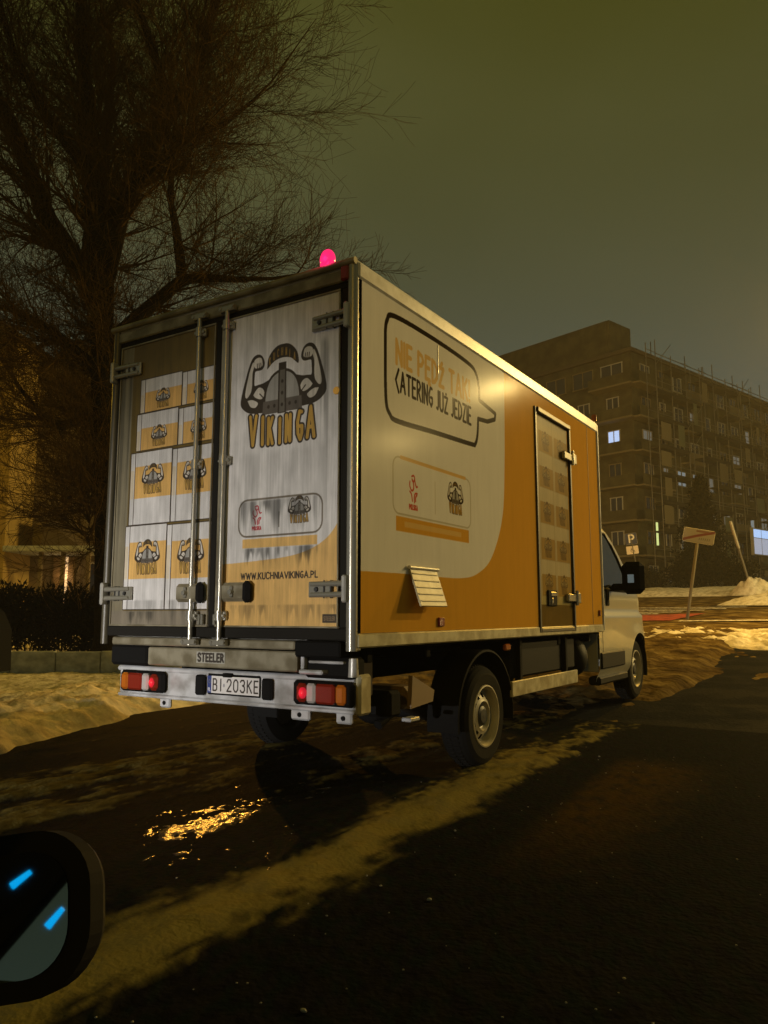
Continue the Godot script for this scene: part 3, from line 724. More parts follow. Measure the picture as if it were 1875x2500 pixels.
func plants_and_signs():
	# dark clipped hedge on the left, uneven
	var t := thing("hedge", "dark uneven hedge in front of the ochre house", "hedge", Vector3(-12.0, 0.5, -6.2))
	var s := S()
	var a := Vector3(-13.6, 0.5, -4.9); var b := Vector3(-9.6, 0.5, -7.3)
	for k in 34:
		var p := a.lerp(b, k / 33.0)
		blades(s, p + Vector3(rng.randfn(0, 0.1), 0.5 + rng.randfn(0, 0.05), rng.randfn(0, 0.1)), Vector3(0.36, 0.68, 0.36), 700, 0.1)
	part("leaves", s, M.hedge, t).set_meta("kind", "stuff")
	s = S()
	for k in 26:
		var p := a.lerp(b, (k + 0.5) / 26.0) + Vector3(rng.randfn(0, 0.05), -0.4, rng.randfn(0, 0.05))
		tube(s, [p, p + Vector3(rng.randfn(0, 0.08), 0.9, rng.randfn(0, 0.08))], [0.025, 0.012], 5, false)
	part("stems", s, M.bark, t).set_meta("kind", "stuff")
	# spruce and bushes before the block
	var sp := Vector3(-7.1, G(-51.7), -51.7)
	t = thing("spruce", "dark spruce standing before the scaffolded block", "tree", sp)
	s = S(); tube(s, [sp - Vector3(0, 0.2, 0), sp + Vector3(0.03, 7.4, 0)], [0.16, 0.02], 8); part("trunk", s, M.bark, t)
	s = S()
	for k in 30:
		var f := k / 29.0
		var y := 1.0 + 6.3 * f
		var rr := 2.3 * pow(1.0 - f, 0.85) + 0.12
		var m := int(6 + 9 * (1.0 - f))
		for j in m:
			var an := TAU * j / m + k * 1.7 + rng.randf() * 0.5
			var d := Vector3(cos(an), 0, sin(an)); var l := rr * rng.randf_range(0.6, 1.15)
			for q in 6:
				var u := (q + 0.5) / 6.0
				blades(s, sp + Vector3(0, y - 0.28 * l * u + 0.12 * u * u, 0) + d * l * u, Vector3(0.16, 0.1, 0.16), 9, 0.26)
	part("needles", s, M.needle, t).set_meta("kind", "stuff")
	var places := [[Vector3(-11.5, 0, -43.6), 1.7, "broad dark bush under the block, nearest the truck's cab"], [Vector3(-9.0, 0, -44.2), 1.5, "dark bush behind the parking sign"], [Vector3(-6.4, 0, -44.0), 1.6, "dark bush at the foot of the spruce, left of the leaning pole"], [Vector3(-4.4, 0, -45.2), 1.4, "low dark bush right beside the leaning pole"], [Vector3(-0.6, 0, -46.0), 1.3, "dark bush below the blue shop window"]]
	for p in places:
		var c: Vector3 = p[0]; c.y = G(c.z)
		t = thing("bush", p[2], "bush", c, "bushes before the block")
		s = S()
		for k in 10:
			blades(s, c + Vector3(rng.randfn(0, 0.75), p[1] * rng.randf_range(0.25, 0.75), rng.randfn(0, 0.5)), Vector3(0.75, 0.6, 0.6), 330, 0.16)
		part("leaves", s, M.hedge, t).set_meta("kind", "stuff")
		s = S()
		for k in 9: tube(s, [c - Vector3(0, 0.1, 0), c + Vector3(rng.randfn(0, 0.6), p[1] * 0.8, rng.randfn(0, 0.4))], [0.03, 0.01], 4, false)
		part("stems", s, M.bark, t).set_meta("kind", "stuff")
	# parking sign
	var f := Vector3(0.2, 0, 0.98)
	var ex := Vector3(0.98, 0, -0.2)
	var o := Vector3(-8.9, G(-42.3), -42.3)
	t = thing("parking_sign", "blue parking sign with white P and a pale plate below", "sign", o)
	s = S(); tube(s, [o - Vector3(0, 0.1, 0), o + Vector3(-0.55, 3.45, 0.0)], [0.035, 0.035], 8); part("post", s, M.pole_steel, t)
	var cv := Canvas.new(); cv.open(Vector2(0.64, 0.64), 200, lin(0.02, 0.03, 0.09))
	cv.stroke([Vector2(0.22, 0.12), Vector2(0.22, 0.54), Vector2(0.4, 0.54), Vector2(0.47, 0.47), Vector2(0.47, 0.37), Vector2(0.4, 0.3), Vector2(0.22, 0.3)], 0.085, lin(0.75, 0.72, 0.7))
	var pc := o + Vector3(-0.5, 3.15, 0.0)
	var turn := Basis(Vector3(0, 0, 1), 0.1)
	sign_plate(t, "sign_face", pc, turn * ex, turn * Vector3.UP, f, 0.64, 0.64, cv.material(0.4))
	cv = Canvas.new(); cv.open(Vector2(0.66, 0.42), 200, lin(0.7, 0.6, 0.5))
	cv.stroke([Vector2(0.27, 0.33), Vector2(0.3, 0.2), Vector2(0.42, 0.2), Vector2(0.46, 0.09)], 0.03, lin(0.1, 0.08, 0.06))
	cv.stroke([Vector2(0.36, 0.27), Vector2(0.24, 0.22), Vector2(0.24, 0.12), Vector2(0.36, 0.08)], 0.025, lin(0.1, 0.08, 0.06))
	sign_plate(t, "sign_plate", pc + Vector3(0.06, -0.66, 0.0), turn * ex, turn * Vector3.UP, f, 0.66, 0.46, cv.material(0.4))
	# white board struck through with a red line
	o = Vector3(-2.3, G(-20.6), -20.6)
	t = thing("end_of_town_sign", "white road board with a red diagonal stroke on a leaning post", "sign", o)
	s = S(); tube(s, [o - Vector3(0, 0.1, 0), o + Vector3(0.42, 2.3, 0.0)], [0.045, 0.045], 10); part("post", s, M.pole_steel, t)
	cv = Canvas.new(); cv.open(Vector2(1.0, 0.42), 260, lin(0.1, 0.095, 0.09))
	for k in 6:
		cv.stroke([Vector2(0.52 + k * 0.065, 0.1), Vector2(0.54 + k * 0.065, 0.16)], 0.025, lin(0.03, 0.028, 0.025))
	cv.stroke([Vector2(0.03, 0.06), Vector2(0.4, 0.2), Vector2(0.97, 0.38)], 0.075, lin(0.05, 0.002, 0.001))
	cv.stroke([Vector2(0.42, 0.36), Vector2(0.78, 0.36)], 0.06, lin(0.055, 0.02, 0.012))
	turn = Basis(Vector3(0, 0, 1), -0.2)
	sign_plate(t, "sign_board", o + Vector3(0.46, 2.42, 0.02), turn * Vector3(0.93, 0, -0.37).normalized(), turn * Vector3.UP, Vector3(0.37, 0, 0.93).normalized(), 0.86, 0.4, cv.material(0.5))
	# leaning pole with a small box near its top
	o = Vector3(-2.5, G(-37.4), -37.4)
	t = thing("leaning_pole", "pale leaning pole rising from a snow heap with a grey box on it", "pole", o)
	s = S(); tube(s, [o, o + Vector3(-0.5, 2.3, 0.0)], [0.055, 0.055], 8); part("pole", s, M.pole_steel, t)
	s = S(); tube(s, [o + Vector3(-0.49, 2.25, 0), o + Vector3(-0.8, 3.6, 0.0)], [0.08, 0.09], 10); part("pole_sleeve", s, M.scaffold_steel, t)
	t.set_meta("label", "pale leaning pole with a thicker grey upper sleeve rising from a snow heap")

func sign_plate(t: Node3D, called: String, c: Vector3, ex: Vector3, ey: Vector3, ez: Vector3, w: float, h: float, m: Material):
	var s := S(); prism(s, round_rect(w + 0.02, h + 0.02, 0.05), c, ex, ey, ez, 0.02)
	var back := part(called, s, M.zinc, t)
	s = S()
	var q := c + ez * 0.024
	uvquad(s, q - ex * w / 2 - ey * h / 2, q - ex * w / 2 + ey * h / 2, q + ex * w / 2 + ey * h / 2, q + ex * w / 2 - ey * h / 2)
	part("printed_face", s, m, back)

# ------------------------------------------------------------------ printing: a canvas in metres, y up
class Canvas:
	var im: Image
	var k: float
	var h: float
	var size: Vector2
	func open(sz: Vector2, px_per_m: float, bg: Color):
		size = sz; k = px_per_m * 2.0; h = sz.y
		im = Image.create_empty(int(sz.x * px_per_m) * 2, int(sz.y * px_per_m) * 2, false, Image.FORMAT_RGB8)
		im.fill(bg)
	func px(p: Vector2) -> Vector2: return Vector2(p.x * k, (h - p.y) * k)
	func fill(polys: Array, c: Color):      # even-odd, in pixels
		var y0 := 1e9; var y1 := -1e9
		for p in polys:
			for v in p: y0 = minf(y0, v.y); y1 = maxf(y1, v.y)
		for y in range(maxi(0, int(y0)), mini(im.get_height() - 1, int(y1)) + 1):
			var xs := []
			var yy := y + 0.5
			for p in polys:
				for i in p.size():
					var a: Vector2 = p[i]; var b: Vector2 = p[(i + 1) % p.size()]
					if (a.y <= yy) != (b.y <= yy): xs.append(a.x + (yy - a.y) * (b.x - a.x) / (b.y - a.y))
			xs.sort()
			for i in range(0, xs.size() - 1, 2):
				var x0 := maxi(0, int(round(xs[i]))); var x1 := mini(im.get_width(), int(round(xs[i + 1])))
				if x1 > x0: im.fill_rect(Rect2i(x0, y, x1 - x0, 1), c)
	func poly(pts: Array, c: Color): fill([pts.map(px)], c)
	func rect(x0: float, y0: float, x1: float, y1: float, c: Color): poly([Vector2(x0, y0), Vector2(x1, y0), Vector2(x1, y1), Vector2(x0, y1)], c)
	func stroke(pts: Array, w: float, c: Color):
		var q := PackedVector2Array(pts.map(px))
		fill(Geometry2D.offset_polyline(q, w * k * 0.5, Geometry2D.JOIN_ROUND, Geometry2D.END_ROUND), c)
	func ellipse(c0: Vector2, r: Vector2, c: Color):
		var p := []
		for i in 24: p.append(c0 + Vector2(cos(TAU * i / 24), sin(TAU * i / 24)) * r)
		poly(p, c)
	func curve(pts: Array, n := 5) -> Array:      # Catmull-Rom through the points
		var out := []
		for i in pts.size() - 1:
			var p0: Vector2 = pts[maxi(i - 1, 0)]; var p1: Vector2 = pts[i]; var p2: Vector2 = pts[i + 1]; var p3: Vector2 = pts[mini(i + 2, pts.size() - 1)]
			for j in n: out.append(p1.cubic_interpolate(p2, p0, p3, float(j) / n))
		out.append(pts[-1]); return out
	const GLYPH := {
		"A": [[[0, 0], [0.28, 1], [0.56, 0]], [[0.1, 0.33], [0.46, 0.33]]], "B": [[[0, 0], [0, 1], [0.32, 1], [0.46, 0.87], [0.46, 0.65], [0.34, 0.53], [0, 0.53]], [[0.34, 0.53], [0.5, 0.4], [0.5, 0.13], [0.36, 0], [0, 0]]],
		"C": [[[0.5, 0.84], [0.36, 1], [0.14, 1], [0, 0.8], [0, 0.2], [0.14, 0], [0.36, 0], [0.5, 0.16]]], "<": [[[0.36, 1.08], [0, 0.5], [0.36, -0.08]]],
		"D": [[[0, 0], [0, 1], [0.22, 0.95], [0.46, 0.7], [0.46, 0.3], [0.22, 0.05], [0, 0]]], "E": [[[0.4, 1], [0, 1], [0, 0], [0.4, 0]], [[0, 0.52], [0.34, 0.52]]],
		"Ę": [[[0.4, 1], [0, 1], [0, 0], [0.4, 0], [0.3, -0.16], [0.42, -0.2]], [[0, 0.52], [0.34, 0.52]]], "G": [[[0.42, 0.95], [0.2, 0.98], [0, 0.62], [0.05, 0.2], [0.3, -0.02], [0.46, 0.2], [0.46, 0.45], [0.25, 0.45]]],
		"H": [[[0, 0], [0, 1]], [[0.48, 0], [0.48, 1]], [[0, 0.5], [0.48, 0.5]]], "I": [[[0, 0], [0, 1]]], "J": [[[0.24, 1], [0.24, 0.18], [0.14, 0], [0, 0.04]]],
		"K": [[[0, 0], [0, 1]], [[0.46, 1], [0, 0.45]], [[0.14, 0.6], [0.48, 0]]], "L": [[[0, 1], [0, 0], [0.38, 0]]], "N": [[[0, 0], [0, 1], [0.44, 0], [0.44, 1]]],
		"O": [[[0.15, 0], [0, 0.2], [0, 0.8], [0.15, 1], [0.35, 1], [0.5, 0.8], [0.5, 0.2], [0.35, 0], [0.15, 0]]], "P": [[[0, 0], [0, 1], [0.34, 0.9], [0.46, 0.7], [0.3, 0.48], [0, 0.42]]],
		"R": [[[0, 0], [0, 1], [0.3, 0.96], [0.42, 0.76], [0.3, 0.55], [0, 0.5]], [[0.14, 0.5], [0.46, 0]]], "S": [[[0.46, 0.86], [0.32, 1], [0.14, 1], [0, 0.85], [0.02, 0.66], [0.44, 0.38], [0.46, 0.14], [0.32, 0], [0.12, 0], [0, 0.14]]],
		"T": [[[0, 1], [0.48, 1]], [[0.24, 1], [0.24, 0]]], "U": [[[0, 1], [0, 0.16], [0.12, 0], [0.34, 0], [0.46, 0.16], [0.46, 1]]], "V": [[[0, 1], [0.27, 0], [0.54, 1]]],
		"W": [[[0, 1], [0.18, 0], [0.36, 0.9], [0.54, 0], [0.72, 1]]], "Z": [[[0, 1], [0.44, 1], [0, 0], [0.44, 0]]], "Ż": [[[0, 0.86], [0.44, 0.86], [0, 0], [0.44, 0]], [[0.22, 1.04], [0.23, 1.06]]], "Ź": [[[0, 0.86], [0.44, 0.86], [0, 0], [0.44, 0]], [[0.2, 1.0], [0.3, 1.1]]],
		".": [[[0, 0], [0.02, 0.0]]], "!": [[[0, 1], [0, 0.28]], [[0, 0.0], [0.0, 0.03]]], "0": [[[0.15, 0], [0, 0.2], [0, 0.8], [0.15, 1], [0.32, 1], [0.47, 0.8], [0.47, 0.2], [0.32, 0], [0.15, 0]]],
		"2": [[[0, 0.78], [0.12, 1], [0.36, 1], [0.48, 0.8], [0.42, 0.58], [0, 0], [0.48, 0]]], "3": [[[0, 0.86], [0.12, 1], [0.36, 1], [0.46, 0.84], [0.42, 0.62], [0.24, 0.55], [0.44, 0.46], [0.48, 0.2], [0.36, 0], [0.12, 0], [0, 0.14]]],
	}
	func width_of(t: String, sz: float, gap: float) -> float:
		var x := 0.0
		for ch in t:
			if ch == " ": x += 0.4 * sz; continue
			var w := 0.0
			for l in GLYPH[ch]:
				for p in l: w = maxf(w, p[0])
			x += (w + gap) * sz
		return x - gap * sz
	func text(t: String, at: Vector2, sz: float, wide: float, th: float, c: Color, stretch := 1.0, gap := 0.26):
		var x := at.x
		for ch in t:
			if ch == " ": x += 0.4 * sz * stretch; continue
			var w := 0.0
			for l in GLYPH[ch]:
				var q := []
				for p in l:
					w = maxf(w, p[0]); q.append(Vector2(x + p[0] * sz * stretch, at.y + p[1] * sz))
				stroke(q, th, c)
			x += (w + gap) * sz * stretch
	# text squeezed to a given width
	func fit(t: String, x0: float, x1: float, y: float, sz: float, th: float, c: Color, gap := 0.26):
		text(t, Vector2(x0, y), sz, 0.0, th, c, (x1 - x0) / width_of(t, sz, gap), gap)
	# emblem of two flexed arms beside a riveted helmet, with its two words; c = middle of the helmet's rim, s = overall width
	func arms_emblem(c: Vector2, s: float, flesh: Color, dark: Color, gold: Color, steel: Color):
		for m in [-1.0, 1.0]:
			var q := func(l): return curve(l.map(func(p): return c + Vector2(p[0] * m, p[1]) * s), 4)
			var arm: Array = q.call([[0.08, 0.3], [0.18, 0.27], [0.235, 0.255], [0.29, 0.25], [0.345, 0.255], [0.345, 0.36], [0.33, 0.405], [0.25, 0.41], [0.225, 0.46], [0.26, 0.53], [0.32, 0.545], [0.375, 0.5], [0.435, 0.35], [0.495, 0.13], [0.46, 0.05], [0.35, 0.0], [0.1, -0.01]])
			poly(arm, dark); stroke(arm, 0.02 * s, dark)
			poly(q.call([[0.365, 0.27], [0.365, 0.38], [0.345, 0.45], [0.36, 0.49], [0.405, 0.39], [0.45, 0.2], [0.43, 0.15], [0.38, 0.2], [0.365, 0.27]]), flesh)
			poly(q.call([[0.24, 0.45], [0.255, 0.51], [0.3, 0.525], [0.345, 0.5], [0.335, 0.43], [0.26, 0.427], [0.24, 0.45]]), flesh)
			for g in 3: stroke([c + Vector2((0.26 + 0.022 * g) * m, 0.425) * s, c + Vector2((0.265 + 0.022 * g) * m, 0.468) * s], 0.009 * s, dark)
			poly(q.call([[0.35, 0.17], [0.29, 0.23], [0.235, 0.215], [0.21, 0.16], [0.25, 0.115], [0.32, 0.14], [0.35, 0.17]]), flesh)
			poly(q.call([[0.42, 0.125], [0.36, 0.125], [0.29, 0.085], [0.32, 0.045], [0.38, 0.06], [0.42, 0.125]]), flesh)
			stroke([c + Vector2(0.23 * m, 0.13) * s, c + Vector2(0.27 * m, 0.17) * s], 0.011 * s, dark)
		var dome := []
		for i in 21: dome.append(c + Vector2(cos(PI * i / 20) * 0.225, pow(sin(PI * i / 20), 0.7) * 0.37) * s)
		poly(dome, dark)
		dome = []
		for i in 21: dome.append(c + Vector2(cos(PI * i / 20) * 0.2, 0.02 + pow(sin(PI * i / 20), 0.7) * 0.325) * s)
		poly(dome, steel)
		poly([c + Vector2(-0.235, -0.04) * s, c + Vector2(0.235, -0.04) * s, c + Vector2(0.225, 0.085) * s, c + Vector2(-0.225, 0.085) * s], dark.lerp(steel, 0.4))
		poly([c + Vector2(-0.05, -0.05) * s, c + Vector2(0.05, -0.05) * s, c + Vector2(0.045, 0.43) * s, c + Vector2(-0.045, 0.43) * s], dark)
		poly([c + Vector2(-0.032, -0.04) * s, c + Vector2(0.032, -0.04) * s, c + Vector2(0.03, 0.36) * s, c + Vector2(-0.03, 0.36) * s], dark.lerp(steel, 0.5))
		for p in [[0, 0.03], [0, 0.14], [0, 0.25], [-0.16, 0.03], [-0.09, 0.03], [0.09, 0.03], [0.16, 0.03]]: ellipse(c + Vector2(p[0], p[1]) * s, Vector2(0.015, 0.018) * s, dark)
		var ribbon := curve([Vector2(-0.185, 0.39), Vector2(-0.17, 0.5), Vector2(-0.09, 0.585), Vector2(0.0, 0.605), Vector2(0.09, 0.585), Vector2(0.17, 0.5), Vector2(0.185, 0.39), Vector2(0.1, 0.455), Vector2(0.0, 0.475), Vector2(-0.1, 0.455), Vector2(-0.185, 0.39)], 4).map(func(p): return c + p * s)
		poly(ribbon, dark)
		var word := "KUCHNIA"
		for i in 7:
			var u := (i - 3) / 3.0
			text(word[i], c + Vector2(u * 0.145 - 0.014, 0.5 - 0.07 * u * u) * s, 0.07 * s, 0.0, 0.009 * s, gold.lerp(dark, 0.3), 0.42)
		for pass_ in 2:
			var th := (0.066 if pass_ == 0 else 0.034) * s
			var big := "VIKINGA"
			var xs := [-0.38, -0.225, -0.155, -0.02, 0.055, 0.185, 0.295]
			for i in 7:
				var u: float = absf(i - 3.0) / 3.0
				text(big[i], c + Vector2(xs[i], -0.325 + 0.012 * u) * s, (0.225 + 0.05 * u) * s, 0.0, th, dark if pass_ == 0 else gold, 0.5 if i in [0, 6] else 0.42)
	func ball_emblem(c: Vector2, s: float, red: Color):     # red national football emblem with its word
		for l in [[[-0.12, 0.95], [0.02, 1.0], [0.1, 0.9], [0.02, 0.78], [-0.08, 0.8]], [[-0.25, 0.75], [-0.26, 0.58], [-0.12, 0.42], [0.02, 0.52], [0.0, 0.72], [-0.1, 0.86]], [[0.1, 0.86], [0.14, 0.72], [0.22, 0.6], [0.3, 0.62]], [[-0.26, 0.38], [-0.14, 0.28], [-0.08, 0.04]], [[0.08, 0.0], [0.06, 0.2], [0.14, 0.34], [0.28, 0.36]], [[0.26, 0.3], [0.16, 0.2], [0.16, 0.06]]]:
			stroke(curve(l.map(func(p): return c + Vector2(p[0], p[1]) * s), 4), 0.07 * s, red)
		fit("POLSKA", c.x - 0.3 * s, c.x + 0.3 * s, c.y - 0.27 * s, 0.17 * s, 0.05 * s, red)
	# one paper carrier: white, with a coloured band and the emblem
	func carrier(x0: float, x1: float, y0: float, y1: float, o: Color, w: Color, line: Color, side: float, logo: Array):
		rect(x0, y0, x1, y1, w)
		var b0 := y0 + (y1 - y0) * 0.36; var b1 := y0 + (y1 - y0) * 0.8
		if y1 - y0 < 0.34: b0 = y0; b1 = y0 + (y1 - y0) * 0.6
		rect(x0 + side, b0, x1, b1, o)
		rect(x0, b0, x0 + side * 0.8, b0 + (b1 - b0) * 0.9, o.lerp(w, 0.7))
		if logo.size(): arms_emblem(Vector2((x0 + side + x1) / 2, b0 + (b1 - b0) * 0.46), minf(x1 - x0 - side, (b1 - b0) * 1.15) * 0.86, logo[0], logo[1], logo[2], logo[3])
		stroke([Vector2(x0, y0), Vector2(x0, y1), Vector2(x1, y1), Vector2(x1, y0), Vector2(x0, y0)], 0.006, line)
		if side > 0: stroke([Vector2(x0 + side, y0), Vector2(x0 + side, y1)], 0.005, line)
	# grime: runs of dirt below edges and a mottled film, darkening what is printed
	func grime(amount: float, runs: Array, sd: int):
		im.resize(im.get_width() / 2, im.get_height() / 2, Image.INTERPOLATE_BILINEAR)
		k *= 0.5
		var w := im.get_width(); var hh := im.get_height()
		var d := im.get_data()
		var na := FastNoiseLite.new(); na.seed = sd; na.frequency = 0.06; na.fractal_octaves = 3
		var nb := FastNoiseLite.new(); nb.seed = sd + 1; nb.frequency = 0.02; nb.fractal_octaves = 4
		var col := PackedFloat32Array(); col.resize(w)
		for y in hh:
			for x in w:
				var st := na.get_noise_2d(x * 0.6, y * 0.035) * 0.6 + na.get_noise_2d(x * 1.6, y * 0.07 + 50.0) * 0.4
				var mo := nb.get_noise_2d(x, y * 0.5)
				var v := 1.0 - amount * clampf(0.34 + st * 0.5 + mo * 0.28 + 0.25 * na.get_noise_2d(x * 5.0, y * 0.09), 0.0, 1.0)
				for r in runs:      # [x0, x1, y_top, length, strength], pixels
					if x >= r[0] and x < r[1] and y >= r[2] and y < r[2] + r[3]:
						var u: float = float(y - r[2]) / r[3]
						var e: float = clampf(minf(x - r[0], r[1] - x) / 10.0, 0.0, 1.0)
						var c := clampf(0.42 + na.get_noise_2d(x * 0.4 + r[2], 9.0) * 0.9 + na.get_noise_2d(x * 1.1, r[2] + 3.0 + y * 0.01) * 0.35, 0.0, 1.0)
						var ln := clampf(0.75 + na.get_noise_2d(x * 0.7, r[2] + 90.0) * 1.0, 0.3, 1.2)
						v *= 1.0 - r[4] * e * c * smoothstep(0.0, 0.1, u) * (1.0 - smoothstep(0.35 * ln, ln, u))
				var i := (y * w + x) * 3
				d[i] = int(d[i] * v); d[i + 1] = int(d[i + 1] * v); d[i + 2] = int(d[i + 2] * v * (0.97 + 0.03 * v))
		im = Image.create_from_data(w, hh, false, Image.FORMAT_RGB8, d)
		k *= 2.0; clean = true
	var clean := false
	func material(rough: float) -> StandardMaterial3D:
		if not clean: im.resize(im.get_width() / 2, im.get_height() / 2, Image.INTERPOLATE_BILINEAR)
		var m := StandardMaterial3D.new()
		m.albedo_texture = ImageTexture.create_from_image(im); m.roughness = rough; m.texture_repeat = false
		return m

# ------------------------------------------------------------------ the truck
const TW := 2.115   # width of the box
func truck():
	var t := thing("box_truck", "white and orange catering box truck parked with its rear doors towards us", "truck", Vector3(-TW / 2, 0, -2.3))
	var white := lin(0.74, 0.73, 0.72); var orange := lin(0.64, 0.33, 0.045); var faded := lin(0.78, 0.49, 0.16); var dark := lin(0.045, 0.03, 0.018); var ink := lin(0.03, 0.022, 0.015)
	var gold := lin(0.55, 0.33, 0.06); var steel := lin(0.36, 0.35, 0.32); var flesh := lin(0.66, 0.62, 0.55)
	var logo := [flesh, dark, gold, steel]
	var s := S()
	# body of the box: panels, roof, floor
	bx(s, -TW + 0.02, -0.012, 0.95, 3.1, -4.55, -0.09, 0.01); part("box_body", s, M.white, t)
	# -- right side: printed panel between an upper and a lower rail
	var cv := Canvas.new(); cv.open(Vector2(4.53, 2.04), 300, white)     # x runs from the rear (0) to the front; y from 0.995
	var Y := 0.995
	cv.poly(cv.curve([Vector2(0, 1.34 - Y), Vector2(0.6, 1.346 - Y), Vector2(1.25, 1.347 - Y), Vector2(1.56, 1.40 - Y), Vector2(1.8, 1.54 - Y), Vector2(2.0, 1.86 - Y), Vector2(2.06, 2.3 - Y), Vector2(2.08, 2.8 - Y), Vector2(2.08, 3.05 - Y)], 6) + [Vector2(4.6, 2.1), Vector2(4.6, -0.1), Vector2(0, -0.1)], orange)
	# speech bubble
	var bub := cv.curve([Vector2(0.29, 2.80 - Y), Vector2(0.31, 2.88 - Y), Vector2(0.40, 2.935 - Y), Vector2(0.9, 2.945 - Y), Vector2(1.42, 2.925 - Y), Vector2(1.56, 2.88 - Y), Vector2(1.605, 2.78 - Y), Vector2(1.61, 2.69 - Y)], 5) + [Vector2(1.9, 2.648 - Y), Vector2(1.885, 2.60 - Y), Vector2(1.75, 2.555 - Y), Vector2(1.585, 2.54 - Y)] + cv.curve([Vector2(1.585, 2.54 - Y), Vector2(1.57, 2.42 - Y), Vector2(1.53, 2.34 - Y), Vector2(1.45, 2.325 - Y), Vector2(0.9, 2.30 - Y), Vector2(0.44, 2.275 - Y), Vector2(0.34, 2.30 - Y), Vector2(0.295, 2.40 - Y), Vector2(0.29, 2.80 - Y)], 5)
	cv.stroke(bub, 0.033, ink)
	cv.fit("NIE PĘDŹ TAK!", 0.42, 1.44, 2.64 - Y, 0.15, 0.03, orange.lerp(white, 0.35), 0.24)
	cv.fit("<ATERING JUŻ JEDZIE", 0.41, 1.46, 2.47 - Y, 0.125, 0.02, ink, 0.24)
	# sponsor card
	var card := func(c, x0, x1, y0, y1, yb, tint, lines):
		for q in [[0.0, lines], [0.011, white]]:
			var p: Array = []
			for v in round_rect(x1 - x0 - 2 * q[0], y1 - y0 - 2 * q[0], 0.07 - q[0]): p.append(v + Vector2((x0 + x1) / 2, (y0 + y1) / 2))
			c.poly(p, q[1])
		c.rect((x0 + x1) / 2 - 0.004, y0 + 0.05, (x0 + x1) / 2 + 0.004, y1 - 0.09, lines)
		c.rect(x0 + 0.04, yb, x1 - 0.04, y0 - 0.01, tint)
		c.rect(x0 + 0.14, yb + 0.03, x1 - 0.16, y0 - 0.035, tint.lerp(white, 0.28))
	card.call(cv, 0.37, 1.44, 1.70 - Y, 2.06 - Y, 1.60 - Y, orange, lin(0.5, 0.46, 0.38))
	cv.rect(0.46, 2.045 - Y, 1.36, 2.068 - Y, orange.lerp(white, 0.3))
	cv.ball_emblem(Vector2(0.62, 1.795 - Y), 0.17, lin(0.5, 0.07, 0.03))
	cv.arms_emblem(Vector2(1.2, 1.865 - Y), 0.24, flesh, dark, gold, steel)
	cv.grime(0.05, [], 61)
	var print_m := cv.material(0.17); print_m.metallic_specular = 0.034
	print_m.normal_enabled = true; print_m.normal_texture = noise_tex(0.01, 256, [], 2, 1.6, 55); print_m.normal_scale = 0.07
	# the panel is laid round the side door: rear field, field above, below and ahead of the door share the print
	s = S()
	var fld := func(z0, z1, y0, y1):
		var q := []
		for w in [[z0, y0], [z0, y1], [z1, y1], [z1, y0]]: q.append([Vector3(0.0, w[1], -w[0]), Vector2((w[0] - 0.02) / 4.53, 1.0 - (w[1] - Y) / 2.04)])
		for w in [[0, 1, 2], [0, 2, 3]]: tri(s, q[w[0]][0], q[w[1]][0], q[w[2]][0], q[w[0]][1], q[w[1]][1], q[w[2]][1])
	fld.call(0.02, 2.74, Y, 3.035); fld.call(2.74, 3.65, 2.905, 3.035); fld.call(3.65, 4.55, Y, 3.035)
	part("side_panel", s, print_m, t, "glossy white and orange printed side with a speech bubble")
	s = S(); bx(s, -0.03, 0.012, 3.03, 3.13, -4.56, -0.01, 0.012); part("top_rail", s, M.white, t)
	s = S(); bx(s, -0.03, 0.008, 0.915, 0.993, -4.56, -0.02, 0.008); part("bottom_rail", s, M.cream, t)
	s = S(); bx(s, -0.03, 0.014, 0.93, 3.12, -4.585, -4.54, 0.012); part("front_corner_trim", s, M.white, t)
	s = S(); bx(s, -TW, 0.0, 3.1, 3.145, -4.56, 0.005, 0.012); part("roof", s, M.white, t)
	s = S(); bx(s, -0.001, 0.0025, 1.0, 3.03, -4.225, -4.217, 0.0008); part("panel_joint", s, M.tan, t)
	# a sticker seam that stands up on the side
	s = S(); bx(s, 0.0, 0.003, 2.72, 2.92, -0.985, -0.98, 0.001); part("sticker_seam", s, M.steel, t)
	# -- side door
	s = S()
	bx(s, -0.02, 0.014, 0.945, 2.905, -2.775, -2.735, 0.006); bx(s, -0.02, 0.014, 0.945, 2.905, -3.665, -3.625, 0.006)
	bx(s, -0.02, 0.03, 2.86, 2.905, -3.625, -2.775, 0.006); bx(s, -0.02, 0.014, 0.945, 0.98, -3.625, -2.775, 0.006)
	part("side_door_frame", s, M.door_frame, t)
	cv = Canvas.new(); cv.open(Vector2(0.83, 1.865), 260, orange.lerp(dark, 0.15))
	var ob := lin(0.36, 0.23, 0.06); var fd := [lin(0.4, 0.31, 0.13), lin(0.14, 0.085, 0.025), lin(0.22, 0.14, 0.03), lin(0.27, 0.2, 0.09)]
	var bagw := lin(0.5, 0.42, 0.27)
	cv.rect(0, 0, 0.83, 0.3, lin(0.16, 0.1, 0.02))
	for k in 5:
		for c in 2:
			var x0 := 0.02 + 0.39 * c; var y0 := 0.27 + k * 0.318
			cv.carrier(x0, x0 + 0.385, y0, y0 + 0.318, ob, bagw, lin(0.4, 0.32, 0.18), 0.04, fd)
	cv.rect(0.0, 0.14, 0.83, 0.275, lin(0.45, 0.36, 0.15)); cv.rect(0.0, 0.0, 0.83, 0.2, lin(0.16, 0.1, 0.02))
	cv.grime(0.12, [], 71)
	var sdm := cv.material(0.35); sdm.metallic_specular = 0.08
	s = S(); uvquad(s, Vector3(-0.004, 0.985, -2.785), Vector3(-0.004, 2.85, -2.785), Vector3(-0.004, 2.85, -3.615), Vector3(-0.004, 0.985, -3.615))
